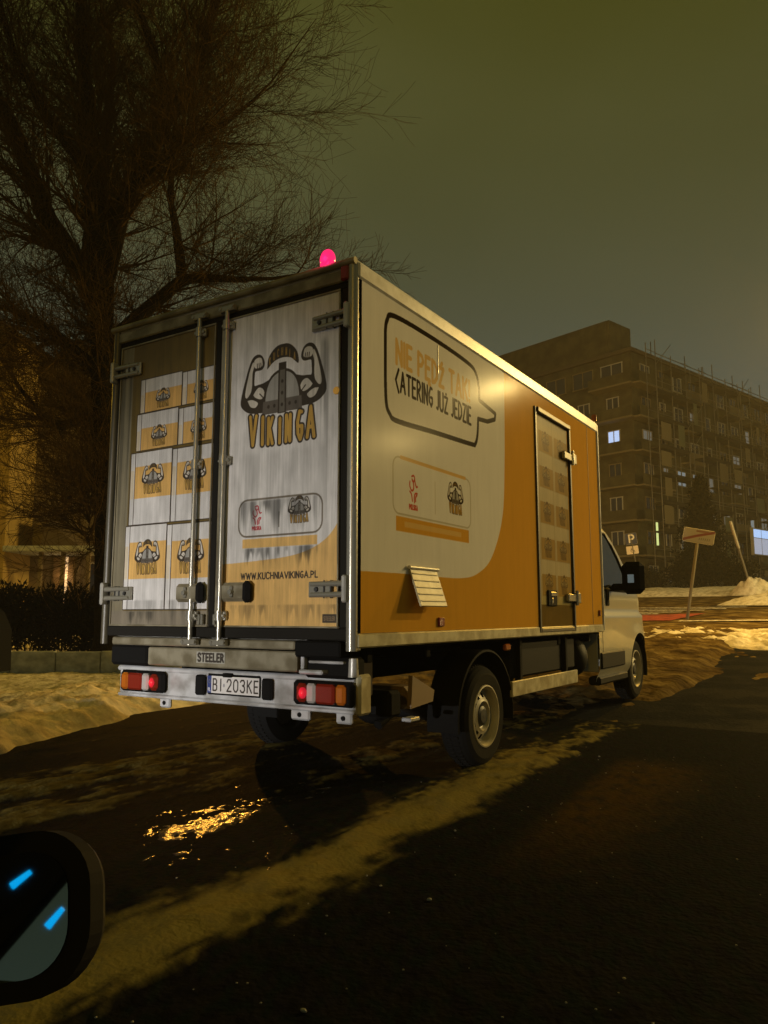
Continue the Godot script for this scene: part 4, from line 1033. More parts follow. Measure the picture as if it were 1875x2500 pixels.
	var sd := part("side_door", s, sdm, t, "narrow side door printed with stacked paper carriers")
	for y in [2.59, 1.25]:
		s = S(); bx(s, 0.016, 0.04, y - 0.05, y + 0.05, -3.75, -3.64, 0.006); bx(s, 0.0, 0.034, y - 0.035, y + 0.035, -3.64, -3.42, 0.006)
		tube(s, [Vector3(0.035, y - 0.07, -3.645), Vector3(0.035, y + 0.07, -3.645)], [0.014, 0.014], 8)
		part("hinge", s, M.steel, sd)
	s = S(); bx(s, -0.003, 0.012, 1.17, 1.31, -3.17, -2.95, 0.006); var lk := part("lock_plate", s, M.black, sd)
	s = S(); bx(s, -0.002, 0.02, 1.25, 1.295, -3.14, -3.0, 0.008); bx(s, -0.002, 0.018, 1.19, 1.24, -3.06, -3.02, 0.005); part("lock_handle", s, M.steel, sd)
	# -- vent flap held open, with its ribs, and a reflector under it
	var fa := Vector3(0.006, 1.378, -0.57); var fb := Vector3(0.006, 1.378, -0.915)
	var dn := Vector3(0.079, -0.232, 0.0)
	s = S(); var bs := Basis(Vector3(0, 0, -1), -dn.normalized(), Vector3(0, 0, -1).cross(-dn.normalized()))
	box(s, (fa + fb) / 2 + dn / 2, Vector3(0.345, 0.245, 0.012), 0.004, bs)
	var fp := part("vent_flap", s, M.cream, t, "cream ribbed flap hinged open on the side")
	for k in 5:
		s = S(); box(s, (fa + fb) / 2 + dn * (0.14 + 0.18 * k) + bs.z * 0.009, Vector3(0.32, 0.008, 0.006), 0.002, bs); part("rib", s, M.cream, fp)
	s = S(); tube(s, [fa + Vector3(0.008, 0.006, 0.01), fb + Vector3(0.008, 0.006, -0.01)], [0.012, 0.012], 8); part("flap_hinge", s, M.white, fp)
	s = S(); bx(s, 0.0, 0.014, 1.02, 1.08, -1.02, -0.94, 0.006); part("side_reflector", s, M.red_lens, t)
	s = S(); bx(s, 0.0, 0.016, 1.08, 1.14, -4.44, -4.40, 0.006); part("side_reflector", s, M.red_lens, t)
	# -- rear frame
	s = S(); tube(s, [Vector3(-0.03, 0.9, -0.012), Vector3(-0.03, 3.12, -0.012)], [0.032, 0.032], 20); bx(s, -0.05, 0.0, 0.9, 3.12, -0.06, -0.014, 0.006); part("corner_post", s, M.steel, t)
	s = S(); tube(s, [Vector3(-TW + 0.03, 0.9, -0.012), Vector3(-TW + 0.03, 3.12, -0.012)], [0.03, 0.03], 20); part("corner_post", s, M.old_trim, t)
	s = S(); bx(s, -TW, 0.0, 3.025, 3.1, -0.05, 0.004, 0.008); part("rear_header", s, M.alu, t)
	s = S(); tube(s, [Vector3(-TW - 0.01, 3.128, 0.01), Vector3(0.0, 3.128, 0.01)], [0.022, 0.022], 12); part("header_trim", s, M.alu, t)
	s = S(); bx(s, -TW + 0.05, -0.05, 2.985, 3.027, -0.05, -0.012, 0.004); bx(s, -TW + 0.05, -0.05, 0.955, 1.022, -0.06, -0.004, 0.006)
	bx(s, -0.112, -0.055, 1.022, 2.985, -0.05, -0.006, 0.006); bx(s, -TW + 0.055, -TW + 0.09, 1.022, 2.985, -0.05, -0.006, 0.006); bx(s, -1.105, -1.05, 1.022, 2.985, -0.05, 0.004, 0.008)
	part("door_gasket", s, M.gasket, t)
	s = S(); bx(s, -1.05, -1.005, 1.022, 2.99, -0.05, 0.006, 0.006); part("door_edge", s, M.alu, t)
	# -- right rear door and its print
	cv = Canvas.new(); cv.open(Vector2(0.893, 1.963), 430, white)        # x from -1.005, y from 1.022
	var X := -1.005; Y = 1.022
	cv.poly(cv.curve([Vector2(-0.02, 1.405 - Y), Vector2(-0.85 - X, 1.41 - Y), Vector2(-0.5 - X, 1.432 - Y), Vector2(-0.32 - X, 1.47 - Y), Vector2(-0.2 - X, 1.53 - Y), Vector2(-0.12 - X, 1.62 - Y), Vector2(-0.08 - X, 1.72 - Y)], 6) + [Vector2(1.0, -0.1), Vector2(-0.02, -0.1)], faded)
	cv.arms_emblem(Vector2(-0.545 - X, 2.335 - Y), 0.66, flesh, dark, gold, steel)
	card.call(cv, -0.875 - X, -0.228 - X, 1.56 - Y, 1.795 - Y, 1.495 - Y, faded, lin(0.2, 0.17, 0.13))
	cv.ball_emblem(Vector2(-0.725 - X, 1.635 - Y), 0.115, lin(0.5, 0.05, 0.06))
	cv.arms_emblem(Vector2(-0.4 - X, 1.685 - Y), 0.17, flesh, dark, gold, steel)
	cv.fit("WWW.KUCHNIAVIKINGA.PL", -0.84 - X, -0.262 - X, 1.308 - Y, 0.036, 0.0075, ink, 0.22)
	cv.rect(-0.225 - X, 1.052 - Y, -0.13 - X, 1.1 - Y, lin(0.05, 0.035, 0.02))
	cv.fit("STEELER", -0.215 - X, -0.14 - X, 1.065 - Y, 0.022, 0.004, lin(0.3, 0.2, 0.1))
	var k4 := 430.0
	var run := func(x0, x1, y, len_, a): return [int((x0 - X) * k4), int((x1 - X) * k4), int((2.985 - y) * k4), int(len_ * k4), a]
	cv.grime(0.25, [run.call(-0.87, -0.235, 1.79, 0.22, 0.5), run.call(-0.85, -0.25, 1.5, 0.14, 0.62), run.call(-0.32, -0.2, 2.74, 0.75, 0.5), run.call(-0.23, -0.18, 2.74, 1.1, 0.4), run.call(-0.93, -0.12, 1.16, 0.13, 0.32), run.call(-0.9, -0.2, 2.1, 0.6, 0.12)], 81)
	var rdm := cv.material(0.42)
	s = S(); uvquad(s, Vector3(-1.005, 1.022, -0.002), Vector3(-1.005, 2.985, -0.002), Vector3(-0.112, 2.985, -0.002), Vector3(-0.112, 1.022, -0.002))
	var rd := part("rear_door", s, rdm, t, "right rear door with the arms and helmet emblem")
	# -- left rear door: brown field above, stacked paper carriers below; bare metal along its outer edge
	cv = Canvas.new(); cv.open(Vector2(0.93, 1.963), 430, lin(0.15, 0.1, 0.02))     # x from -2.03
	X = -2.03
	cv.rect(0, 0, 0.13, 1.963, lin(0.23, 0.2, 0.13))
	cv.rect(0, 0, 0.93, 0.1, lin(0.22, 0.19, 0.14))
	var w2 := lin(0.68, 0.67, 0.66); var rows := [[1.13, 1.695], [1.7, 2.2], [2.21, 2.47], [2.475, 2.715]]
	for k in rows.size():
		for c in 2:
			var x0 := -1.865 + 0.41 * c + (0.025 if k % 2 else 0.0) + (0.07 if k > 1 else 0.0) - X
			cv.carrier(x0 - 0.045, minf(x0 + 0.36, 0.93), rows[k][0] - Y, rows[k][1] - Y - (0.012 if c else 0.0), faded.lerp(lin(0.5, 0.2, 0.03), 0.12), w2, dark, 0.045, logo)
	run = func(x0, x1, y, len_, a): return [int((x0 - X) * k4), int((x1 - X) * k4), int((2.985 - y) * k4), int(len_ * k4), a]
	cv.grime(0.25, [run.call(-2.03, -1.9, 2.9, 1.8, 0.4), run.call(-1.9, -1.2, 1.2, 0.18, 0.25), run.call(-1.85, -1.6, 1.12, 0.1, 0.45)], 91)
	var ldm := cv.material(0.42)
	s = S(); uvquad(s, Vector3(-2.03, 1.022, -0.003), Vector3(-2.03, 2.985, -0.003), Vector3(-1.103, 2.985, -0.003), Vector3(-1.103, 1.022, -0.003))
	var ld := part("rear_door", s, ldm, t, "left rear door printed with stacked paper carriers")
	# thin bright edging round both doors
	for q in [[-2.03, -1.105, ld], [-1.0, -0.112, rd]]:
		s = S(); bx(s, q[0], q[1], 2.972, 2.984, -0.002, 0.006, 0.002); bx(s, q[0], q[1], 1.022, 1.032, -0.002, 0.007, 0.002)
		bx(s, q[0], q[0] + 0.01, 1.033, 2.971, -0.002, 0.006, 0.002); bx(s, q[1] - 0.01, q[1], 1.033, 2.971, -0.002, 0.006, 0.002)
		part("edging", s, M.alu, q[2])
	# hinges: blade, two knuckles, bracket on the post
	for q in [[-1, 2.80, rd], [-1, 1.238, rd], [1, 2.80, ld], [1, 1.238, ld]]:
		var sg: int = q[0]
		var px := func(a): return -a if sg < 0 else -TW + a
		var y: float = q[1]
		s = S(); bx(s, px.call(0.15), px.call(0.31), y - 0.045, y + 0.045, 0.0, 0.02, 0.006)
		for yy in [y - 0.03, y + 0.03]: tube(s, [Vector3(px.call(0.05), yy, 0.024), Vector3(px.call(0.29), yy, 0.016)], [0.018, 0.014], 10)
		var hg := part("hinge", s, M.steel, q[2])
		s = S(); bx(s, px.call(0.03), px.call(0.06), y - 0.075, y + 0.075, 0.0, 0.055, 0.008); part("hinge_bracket", s, M.zinc, q[2])
		s = S(); bx(s, px.call(0.19), px.call(0.2), y - 0.05, y + 0.05, 0.02, 0.027, 0.002); bx(s, px.call(0.145), px.call(0.155), y - 0.05, y + 0.05, 0.004, 0.026, 0.002)
		tube(s, [Vector3(px.call(0.25), y, 0.02), Vector3(px.call(0.25), y, 0.03)], [0.015, 0.012], 8)
		part("hinge_bolt", s, M.dark_steel, q[2])
	# locking rods with guides, handle boxes, cam plates
	for q in [[-1.222, ld, -1.36, -1.15], [-0.977, rd, -0.965, -0.76]]:
		var x: float = q[0]
		s = S(); tube(s, [Vector3(x, 0.91, 0.035), Vector3(x, 3.05, 0.035)], [0.0155, 0.0155], 12); var rod := part("lock_rod", s, M.steel, q[1])
		for y in [1.09, 2.05, 2.93]:
			s = S(); bx(s, x - 0.045, x + 0.045, y - 0.028, y + 0.028, 0.004, 0.03, 0.006); tube(s, [Vector3(x, y - 0.03, 0.035), Vector3(x, y + 0.03, 0.035)], [0.026, 0.026], 10)
			for d in [-0.034, 0.034]: tube(s, [Vector3(x + d, y, 0.03), Vector3(x + d, y, 0.04)], [0.012, 0.01], 8)
			part("rod_guide", s, M.steel, q[1])
		for y in [0.93, 3.04]:
			s = S(); bx(s, x - 0.062, x + 0.062, y - 0.02, y + 0.02, 0.012, 0.05, 0.006)
			tube(s, [Vector3(x - 0.05, y, 0.03), Vector3(x - 0.05, y, 0.055)], [0.014, 0.012], 8); tube(s, [Vector3(x + 0.05, y, 0.03), Vector3(x + 0.05, y, 0.055)], [0.014, 0.012], 8)
			part("rod_cam", s, M.steel, q[1])
		s = S(); bx(s, q[2], q[3], 1.175, 1.29, 0.002, 0.05, 0.02); var hb := part("handle_box", s, M.alu, q[1])
		s = S(); var hx: float = (q[2] + q[3]) / 2.0
		bx(s, hx - 0.012, hx + 0.012, 1.2, 1.27, 0.05, 0.066, 0.006); tube(s, [Vector3(hx, 1.232, 0.05), Vector3(hx, 1.232, 0.075)], [0.017, 0.015], 10); part("handle", s, M.steel, q[1])
		s = S(); bx(s, q[3] - 0.035, q[3] + 0.03, 1.168, 1.298, 0.004, 0.056, 0.022); part("handle_bumper", s, M.rubber, q[1])
	for x in [-1.16, -1.135, -1.03, -1.0]:
		s = S(); bx(s, x - 0.009, x + 0.009, 1.035, 1.1, 0.008, 0.03, 0.004); part("keeper_plate", s, M.steel, t)
	s = S(); lathe(s, Vector3(-0.135, 2.375, 0.0), Vector3(0, 0, 1), [Vector2(0.024, 0.0), Vector2(0.022, 0.008), Vector2(0.0, 0.01)], 16); part("orange_glint", s, M.bright_amber, rd)  # bright amber disc added to stand for an orange glint on the door
	# roof marker lamps
	s = S(); ball(s, Vector3(-0.232, 3.205, -0.03), Vector3(0.052, 0.066, 0.04), 14, 10); bx(s, -0.275, -0.19, 3.15, 3.19, -0.06, 0.0, 0.012); part("marker_lamp", s, M.lit_pink, t, "small lit red marker lamp on the rear roof edge")
	s = S(); bx(s, -0.295, -0.17, 3.14, 3.155, -0.07, 0.006, 0.004); part("marker_base", s, M.black, t)
	s = S(); bx(s, -0.1, -0.045, 3.02, 3.11, 0.0, 0.03, 0.01); part("corner_lamp", s, M.red_lens, t)
	s = S(); bx(s, -0.03, 0.02, 3.14, 3.22, -4.53, -4.5, 0.01); part("front_marker", s, M.amber_lens, t)
	var ml := OmniLight3D.new(); ml.name = "marker_light"; ml.light_color = lin(1.0, 0.03, 0.16); ml.light_energy = 0.015; ml.light_size = 0.04; ml.omni_range = 10.0; ml.omni_attenuation = 2.0; ml.shadow_enabled = true
	t.add_child(ml); ml.position = Vector3(-0.23, 3.2, 0.03) - t.position
	# -- tail lift below the doors
	s = S(); bx(s, -2.0, -0.42, 0.897, 0.948, -0.12, 0.0, 0.008); part("sill_beam", s, M.alu, t)
	s = S(); bx(s, -1.65, -0.41, 0.772, 0.888, -0.1, -0.01, 0.008); var lp := part("lift_panel", s, M.alu, t)
	cv = Canvas.new(); cv.open(Vector2(0.24, 0.07), 600, lin(0.36, 0.35, 0.3)); cv.fit("STEELER", 0.014, 0.226, 0.012, 0.046, 0.013, ink)
	s = S(); uvquad(s, Vector3(-1.2, 0.8, -0.0065), Vector3(-1.2, 0.87, -0.0065), Vector3(-0.96, 0.87, -0.0065), Vector3(-0.96, 0.8, -0.0065)); part("name_plate", s, cv.material(0.5), lp)
	s = S(); bx(s, -0.42, -0.1, 0.86, 0.95, -0.14, 0.0, 0.01); bx(s, -0.4, -0.06, 0.74, 0.86, -0.2, -0.06, 0.02); part("lift_arm", s, M.black, t)
	s = S(); bx(s, -0.39, -0.22, 0.765, 0.79, -0.08, 0.0, 0.008); bx(s, -0.34, -0.1, 0.825, 0.84, -0.1, -0.03, 0.005); bx(s, -0.39, -0.365, 0.79, 0.87, -0.06, -0.02, 0.005); part("lift_bracket", s, M.bumper, t)
	s = S(); bx(s, -2.05, -1.68, 0.76, 0.9, -0.18, -0.03, 0.02); part("lift_arm", s, M.black, t)
	s = S(); tube(s, [Vector3(-0.03, 0.76, -0.03), Vector3(-0.03, 0.86, -0.03)], [0.03, 0.025], 10); part("lift_roller", s, M.zinc, t)
	# -- bumper, lights, plate
	var bz := -0.12
	s = S(); bx(s, -2.05, -0.08, 0.565, 0.735, bz - 0.06, bz, 0.01); tube(s, [Vector3(-2.06, 0.733, bz - 0.012), Vector3(-0.08, 0.733, bz - 0.012)], [0.02, 0.02], 12); bx(s, -2.05, -0.08, 0.548, 0.57, bz - 0.07, bz + 0.012, 0.006)
	var bp := part("bumper", s, M.bumper, t)
	s = S(); bx(s, -0.085, -0.045, 0.54, 0.765, bz - 0.12, bz + 0.002, 0.014); part("bumper_end", s, M.cream, bp)
	for q in [[-1.6, 0.06], [-0.47, 0.1], [-0.16, 0.07]]:
		s = S(); bx(s, q[0] - q[1] / 2 - 0.02, q[0] + q[1] / 2 + 0.02, 0.49, 0.56, bz - 0.03, bz - 0.002, 0.01); var tb := part("tow_tab", s, M.bumper, bp)
		s = S(); tube(s, [Vector3(q[0], 0.522, bz - 0.004), Vector3(q[0], 0.522, bz + 0.004)], [0.014, 0.014], 10); part("bolt", s, M.black, bp)
	for q in [[-1.99, 1], [-0.475, -1]]:
		var x: float = q[0]; var sg: int = q[1]
		var xx := func(a): return x + a if sg > 0 else x + 0.4 - a     # a = 0 at the outer (amber) end
		s = S(); bx(s, xx.call(-0.01), xx.call(0.42), 0.585, 0.725, bz, bz + 0.045, 0.02)
		var tl := part("tail_light", s, M.black, t)
		s = S(); bx(s, xx.call(0.03), xx.call(0.1), 0.6, 0.71, bz + 0.02, bz + 0.07, 0.016); part("amber_lens", s, M.amber_lens, tl)
		s = S(); bx(s, xx.call(0.102), xx.call(0.235), 0.6, 0.71, bz + 0.02, bz + 0.072, 0.012); part("red_lens", s, M.red_lens, tl)
		s = S(); bx(s, xx.call(0.237), xx.call(0.3), 0.6, 0.71, bz + 0.02, bz + 0.07, 0.012); part("white_lens", s, M.white_lens, tl)
		s = S(); bx(s, xx.call(0.302), xx.call(0.38), 0.602, 0.708, bz + 0.02, bz + 0.07, 0.02); part("red_lens", s, M.red_lens, tl)
		s = S(); ball(s, Vector3(xx.call(0.325 if sg < 0 else 0.34), 0.655, bz + 0.062), Vector3(0.026, 0.034, 0.022), 12, 8); part("bulb", s, M.lit_red, tl)
		var rl := OmniLight3D.new(); rl.name = "tail_lamp_light"; rl.light_color = lin(1.0, 0.03, 0.06); rl.light_energy = 0.0015; rl.light_size = 0.026; rl.omni_range = 8.0; rl.omni_attenuation = 2.0; rl.shadow_enabled = true
		t.add_child(rl, true); rl.position = Vector3(xx.call(0.33), 0.655, bz + 0.12) - t.position
	for x in [-1.3, -0.745]:
		s = S(); bx(s, x, x + 0.085, 0.592, 0.718, bz, bz + 0.03, 0.012); part("rubber_block", s, M.rubber, t)
	s = S(); bx(s, -1.2, -0.765, 0.6, 0.73, bz, bz + 0.012, 0.005); var np := part("number_plate", s, M.black, t)
	cv = Canvas.new(); cv.open(Vector2(0.43, 0.105), 700, lin(0.66, 0.64, 0.63))
	cv.rect(0, 0, 0.034, 0.105, lin(0.03, 0.05, 0.2)); cv.fit("PL", 0.008, 0.026, 0.012, 0.02, 0.004, white)
	for a in 8: cv.ellipse(Vector2(0.017 + cos(TAU * a / 8) * 0.009, 0.07 + sin(TAU * a / 8) * 0.01), Vector2(0.0016, 0.002), lin(0.5, 0.4, 0.05))
	cv.fit("BI", 0.05, 0.115, 0.017, 0.07, 0.0095, ink, 0.55); cv.fit("203KE", 0.168, 0.42, 0.017, 0.07, 0.0095, ink, 0.3)
	cv.ellipse(Vector2(0.142, 0.05), Vector2(0.008, 0.011), lin(0.3, 0.3, 0.32))
	s = S(); uvquad(s, Vector3(-1.197, 0.611, bz + 0.0155), Vector3(-1.197, 0.716, bz + 0.0155), Vector3(-0.768, 0.716, bz + 0.0155), Vector3(-0.768, 0.611, bz + 0.0155)); part("plate_face", s, cv.material(0.4), np)
	s = S(); bx(s, -1.06, -0.98, 0.712, 0.738, bz, bz + 0.04, 0.01); part("plate_lamp", s, M.black, t)
	# -- chassis
	for x in [-1.5, -0.62]:
		s = S(); bx(s, x - 0.04, x + 0.04, 0.66, 0.8, -6.6, -0.2, 0.008); part("chassis_rail", s, M.black, t)
	s = S()
	for z in [-0.3, -1.0, -2.5, -3.5, -4.4]: bx(s, -1.98, -0.1, 0.82, 0.93, z - 0.03, z + 0.03, 0.006)
	bx(s, -2.09, -0.03, 0.9, 0.95, -4.5, -0.1, 0.006)
	part("floor_bearers", s, M.black, t)
	s = S(); tube(s, [Vector3(-1.85, 0.36, -1.81), Vector3(-0.3, 0.36, -1.81)], [0.06, 0.06], 12); ball(s, Vector3(-1.06, 0.36, -1.81), Vector3(0.16, 0.13, 0.13)); part("rear_axle", s, M.black, t)
	for x in [-1.55, -0.57]:
		s = S(); tube(s, [Vector3(x, 0.6, -0.95), Vector3(x, 0.33, -1.81), Vector3(x, 0.6, -2.7)], [0.04, 0.045, 0.04], 6); part("leaf_spring", s, M.rust, t)
	s = S(); bx(s, -0.5, -0.16, 0.5, 0.64, -1.0, -0.8, 0.03); part("silencer", s, M.tan, t)
	s = S(); prism(s, PackedVector2Array([Vector2(0, 0), Vector2(0.28, 0.02), Vector2(0.3, 0.09), Vector2(0.02, 0.2)]), Vector3(-0.1, 0.52, -0.72), Vector3(0, 0, -1), Vector3.UP, Vector3(1, 0, 0), 0.03); part("mud_bracket", s, M.tan, t)
	s = S(); bx(s, -0.36, -0.1, 0.48, 0.64, -0.66, -0.52, 0.02); tube(s, [Vector3(-0.25, 0.5, -0.8), Vector3(-0.25, 0.42, -0.62)], [0.04, 0.03], 8); part("tow_bracket", s, M.black, t)
	s = S(); bx(s, -0.62, -0.2, 0.6, 0.86, -0.5, -0.22, 0.02); part("lift_pump_box", s, M.rust, t)
	s = S(); bx(s, -0.19, -0.12, 0.425, 0.45, -0.92, -0.8, 0.006); part("number_tag", s, M.bumper, t)
	s = S(); bx(s, -0.58, -0.11, 0.58, 0.88, -3.95, -2.4, 0.02); part("tool_locker", s, M.plastic, t)
	s = S(); bx(s, -0.07, -0.045, 0.455, 0.575, -3.83, -2.25, 0.005); part("side_guard", s, M.cream, t)
	for z in [-2.5, -3.6]:
		s = S(); bx(s, -0.12, -0.07, 0.5, 0.92, z - 0.025, z + 0.025, 0.005); part("guard_bracket", s, M.black, t)
	s = S(); ball(s, Vector3(-0.22, 0.67, -4.22), Vector3(0.14, 0.19, 0.2), 16, 10); part("fuel_tank", s, M.plastic, t)
	s = S(); bx(s, -0.06, -0.028, 0.82, 0.87, -2.2, -2.1, 0.01); part("side_marker", s, M.amber_lens, t)
	# mudguards: a shell over each rear wheel
	for x in [-0.3, -1.9]:
		s = S(); lathe(s, Vector3(x, 0.36, -1.81), Vector3(1, 0, 0), [Vector2(0.47, 0.0), Vector2(0.48, 0.0), Vector2(0.48, 0.24), Vector2(0.465, 0.245), Vector2(0.465, 0.23), Vector2(0.47, 0.0)], 28, PI - 0.15, TAU + 0.15)
		part("mudguard", s, M.black, t)
	# -- wheels
	wheel(t, Vector3(-0.07, 0.36, -1.81), 1); wheel(t, Vector3(-TW, 0.36, -1.81), -1)
	var fy := G(-6.19) + 0.36
	wheel(t, Vector3(-0.1, fy + 0.02, -6.19), 1); wheel(t, Vector3(-TW + 0.1, fy + 0.02, -6.19), -1)
	cab(t)

func wheel(t: Node3D, c: Vector3, side: int):
	# c = middle of the outer face; the wheel reaches inwards from there
	var ax := Vector3(side, 0, 0); var r := 0.362
	var s := S()
	lathe(s, c, ax, [Vector2(0.215, -0.02), Vector2(0.23, 0.0), Vector2(0.3, 0.004), Vector2(0.335, -0.012), Vector2(r - 0.008, -0.035), Vector2(r, -0.06), Vector2(r, -0.16), Vector2(0.335, -0.205), Vector2(0.24, -0.215), Vector2(0.21, -0.2)], 48)
	var o := part("wheel", s, M.rubber, t)
	s = S()
	for k in 60:
		var a := TAU * k / 60
		for q in [-0.08, -0.14]:
			box(s, c + ax * q + Vector3(0, cos(a + q), sin(a + q)) * (r + 0.001), Vector3(0.045, 0.014, 0.02), 0.003, Basis(Vector3(1, 0, 0), a + q))
	part("tread", s, M.rubber, o)
	s = S()
	lathe(s, c, ax, [Vector2(0.225, -0.012), Vector2(0.222, 0.004), Vector2(0.212, 0.006), Vector2(0.2, -0.02), Vector2(0.192, -0.06), Vector2(0.178, -0.075)], 48)
	for k in 12:      # the disc between rim and hub, pierced by openings
		var a := TAU * k / 12
		lathe(s, c, ax, [Vector2(0.178, -0.072), Vector2(0.16, -0.05), Vector2(0.13, -0.03), Vector2(0.118, -0.026)], 4, a, a + TAU / 12 * 0.52)
		lathe(s, c, ax, [Vector2(0.178, -0.072), Vector2(0.168, -0.056)], 4, a + TAU / 12 * 0.5, a + TAU / 12)
		lathe(s, c, ax, [Vector2(0.132, -0.03), Vector2(0.118, -0.026)], 4, a + TAU / 12 * 0.5, a + TAU / 12)
	lathe(s, c, ax, [Vector2(0.118, -0.026), Vector2(0.105, -0.02), Vector2(0.09, -0.045), Vector2(0.078, -0.05)], 40)
	part("rim", s, M.rim, o)
	s = S(); lathe(s, c, ax, [Vector2(0.2, -0.13), Vector2(0.0, -0.13)], 24); lathe(s, c, ax, [Vector2(0.08, -0.05), Vector2(0.07, -0.03), Vector2(0.05, -0.02), Vector2(0.0, -0.018)], 24)
	part("hub", s, M.dark_steel, o)

# ---- the van cab ahead of the box, built row by row
const ROWS := [[0.40, -7.0], [0.52, -7.05], [0.66, -7.08], [0.72, -7.08], [0.80, -7.06], [0.86, -7.02], [0.93, -6.97], [1.02, -6.88], [1.08, -6.80], [1.13, -6.72], [1.2, -6.6], [1.3, -6.42], [1.4, -6.27], [1.55, -6.14], [1.7, -6.0], [1.85, -5.87], [2.0, -5.72], [2.1, -5.58], [2.17, -5.35], [2.22, -5.0]]
func cab_x(y: float, z: float) -> float:
	var a := 0.0
	if y > 1.08: a += 0.04 * smoothstep(1.08, 1.125, y)
	if y > 1.3: a += 0.19 * pow((y - 1.3) / 0.9, 1.35)
	if y > 2.05: a += 0.16 * pow((y - 2.05) / 0.17, 2.0)
	if y < 0.55: a += 0.05 * smoothstep(0.55, 0.4, y)
	if z < -6.3: a += 0.42 * pow(clampf((-6.3 - z) / 0.78, 0, 1), 2.2)
	a -= 0.025 * bump(z, -6.19, 0.5) * smoothstep(1.05, 0.75, y)
	return -0.06 - a

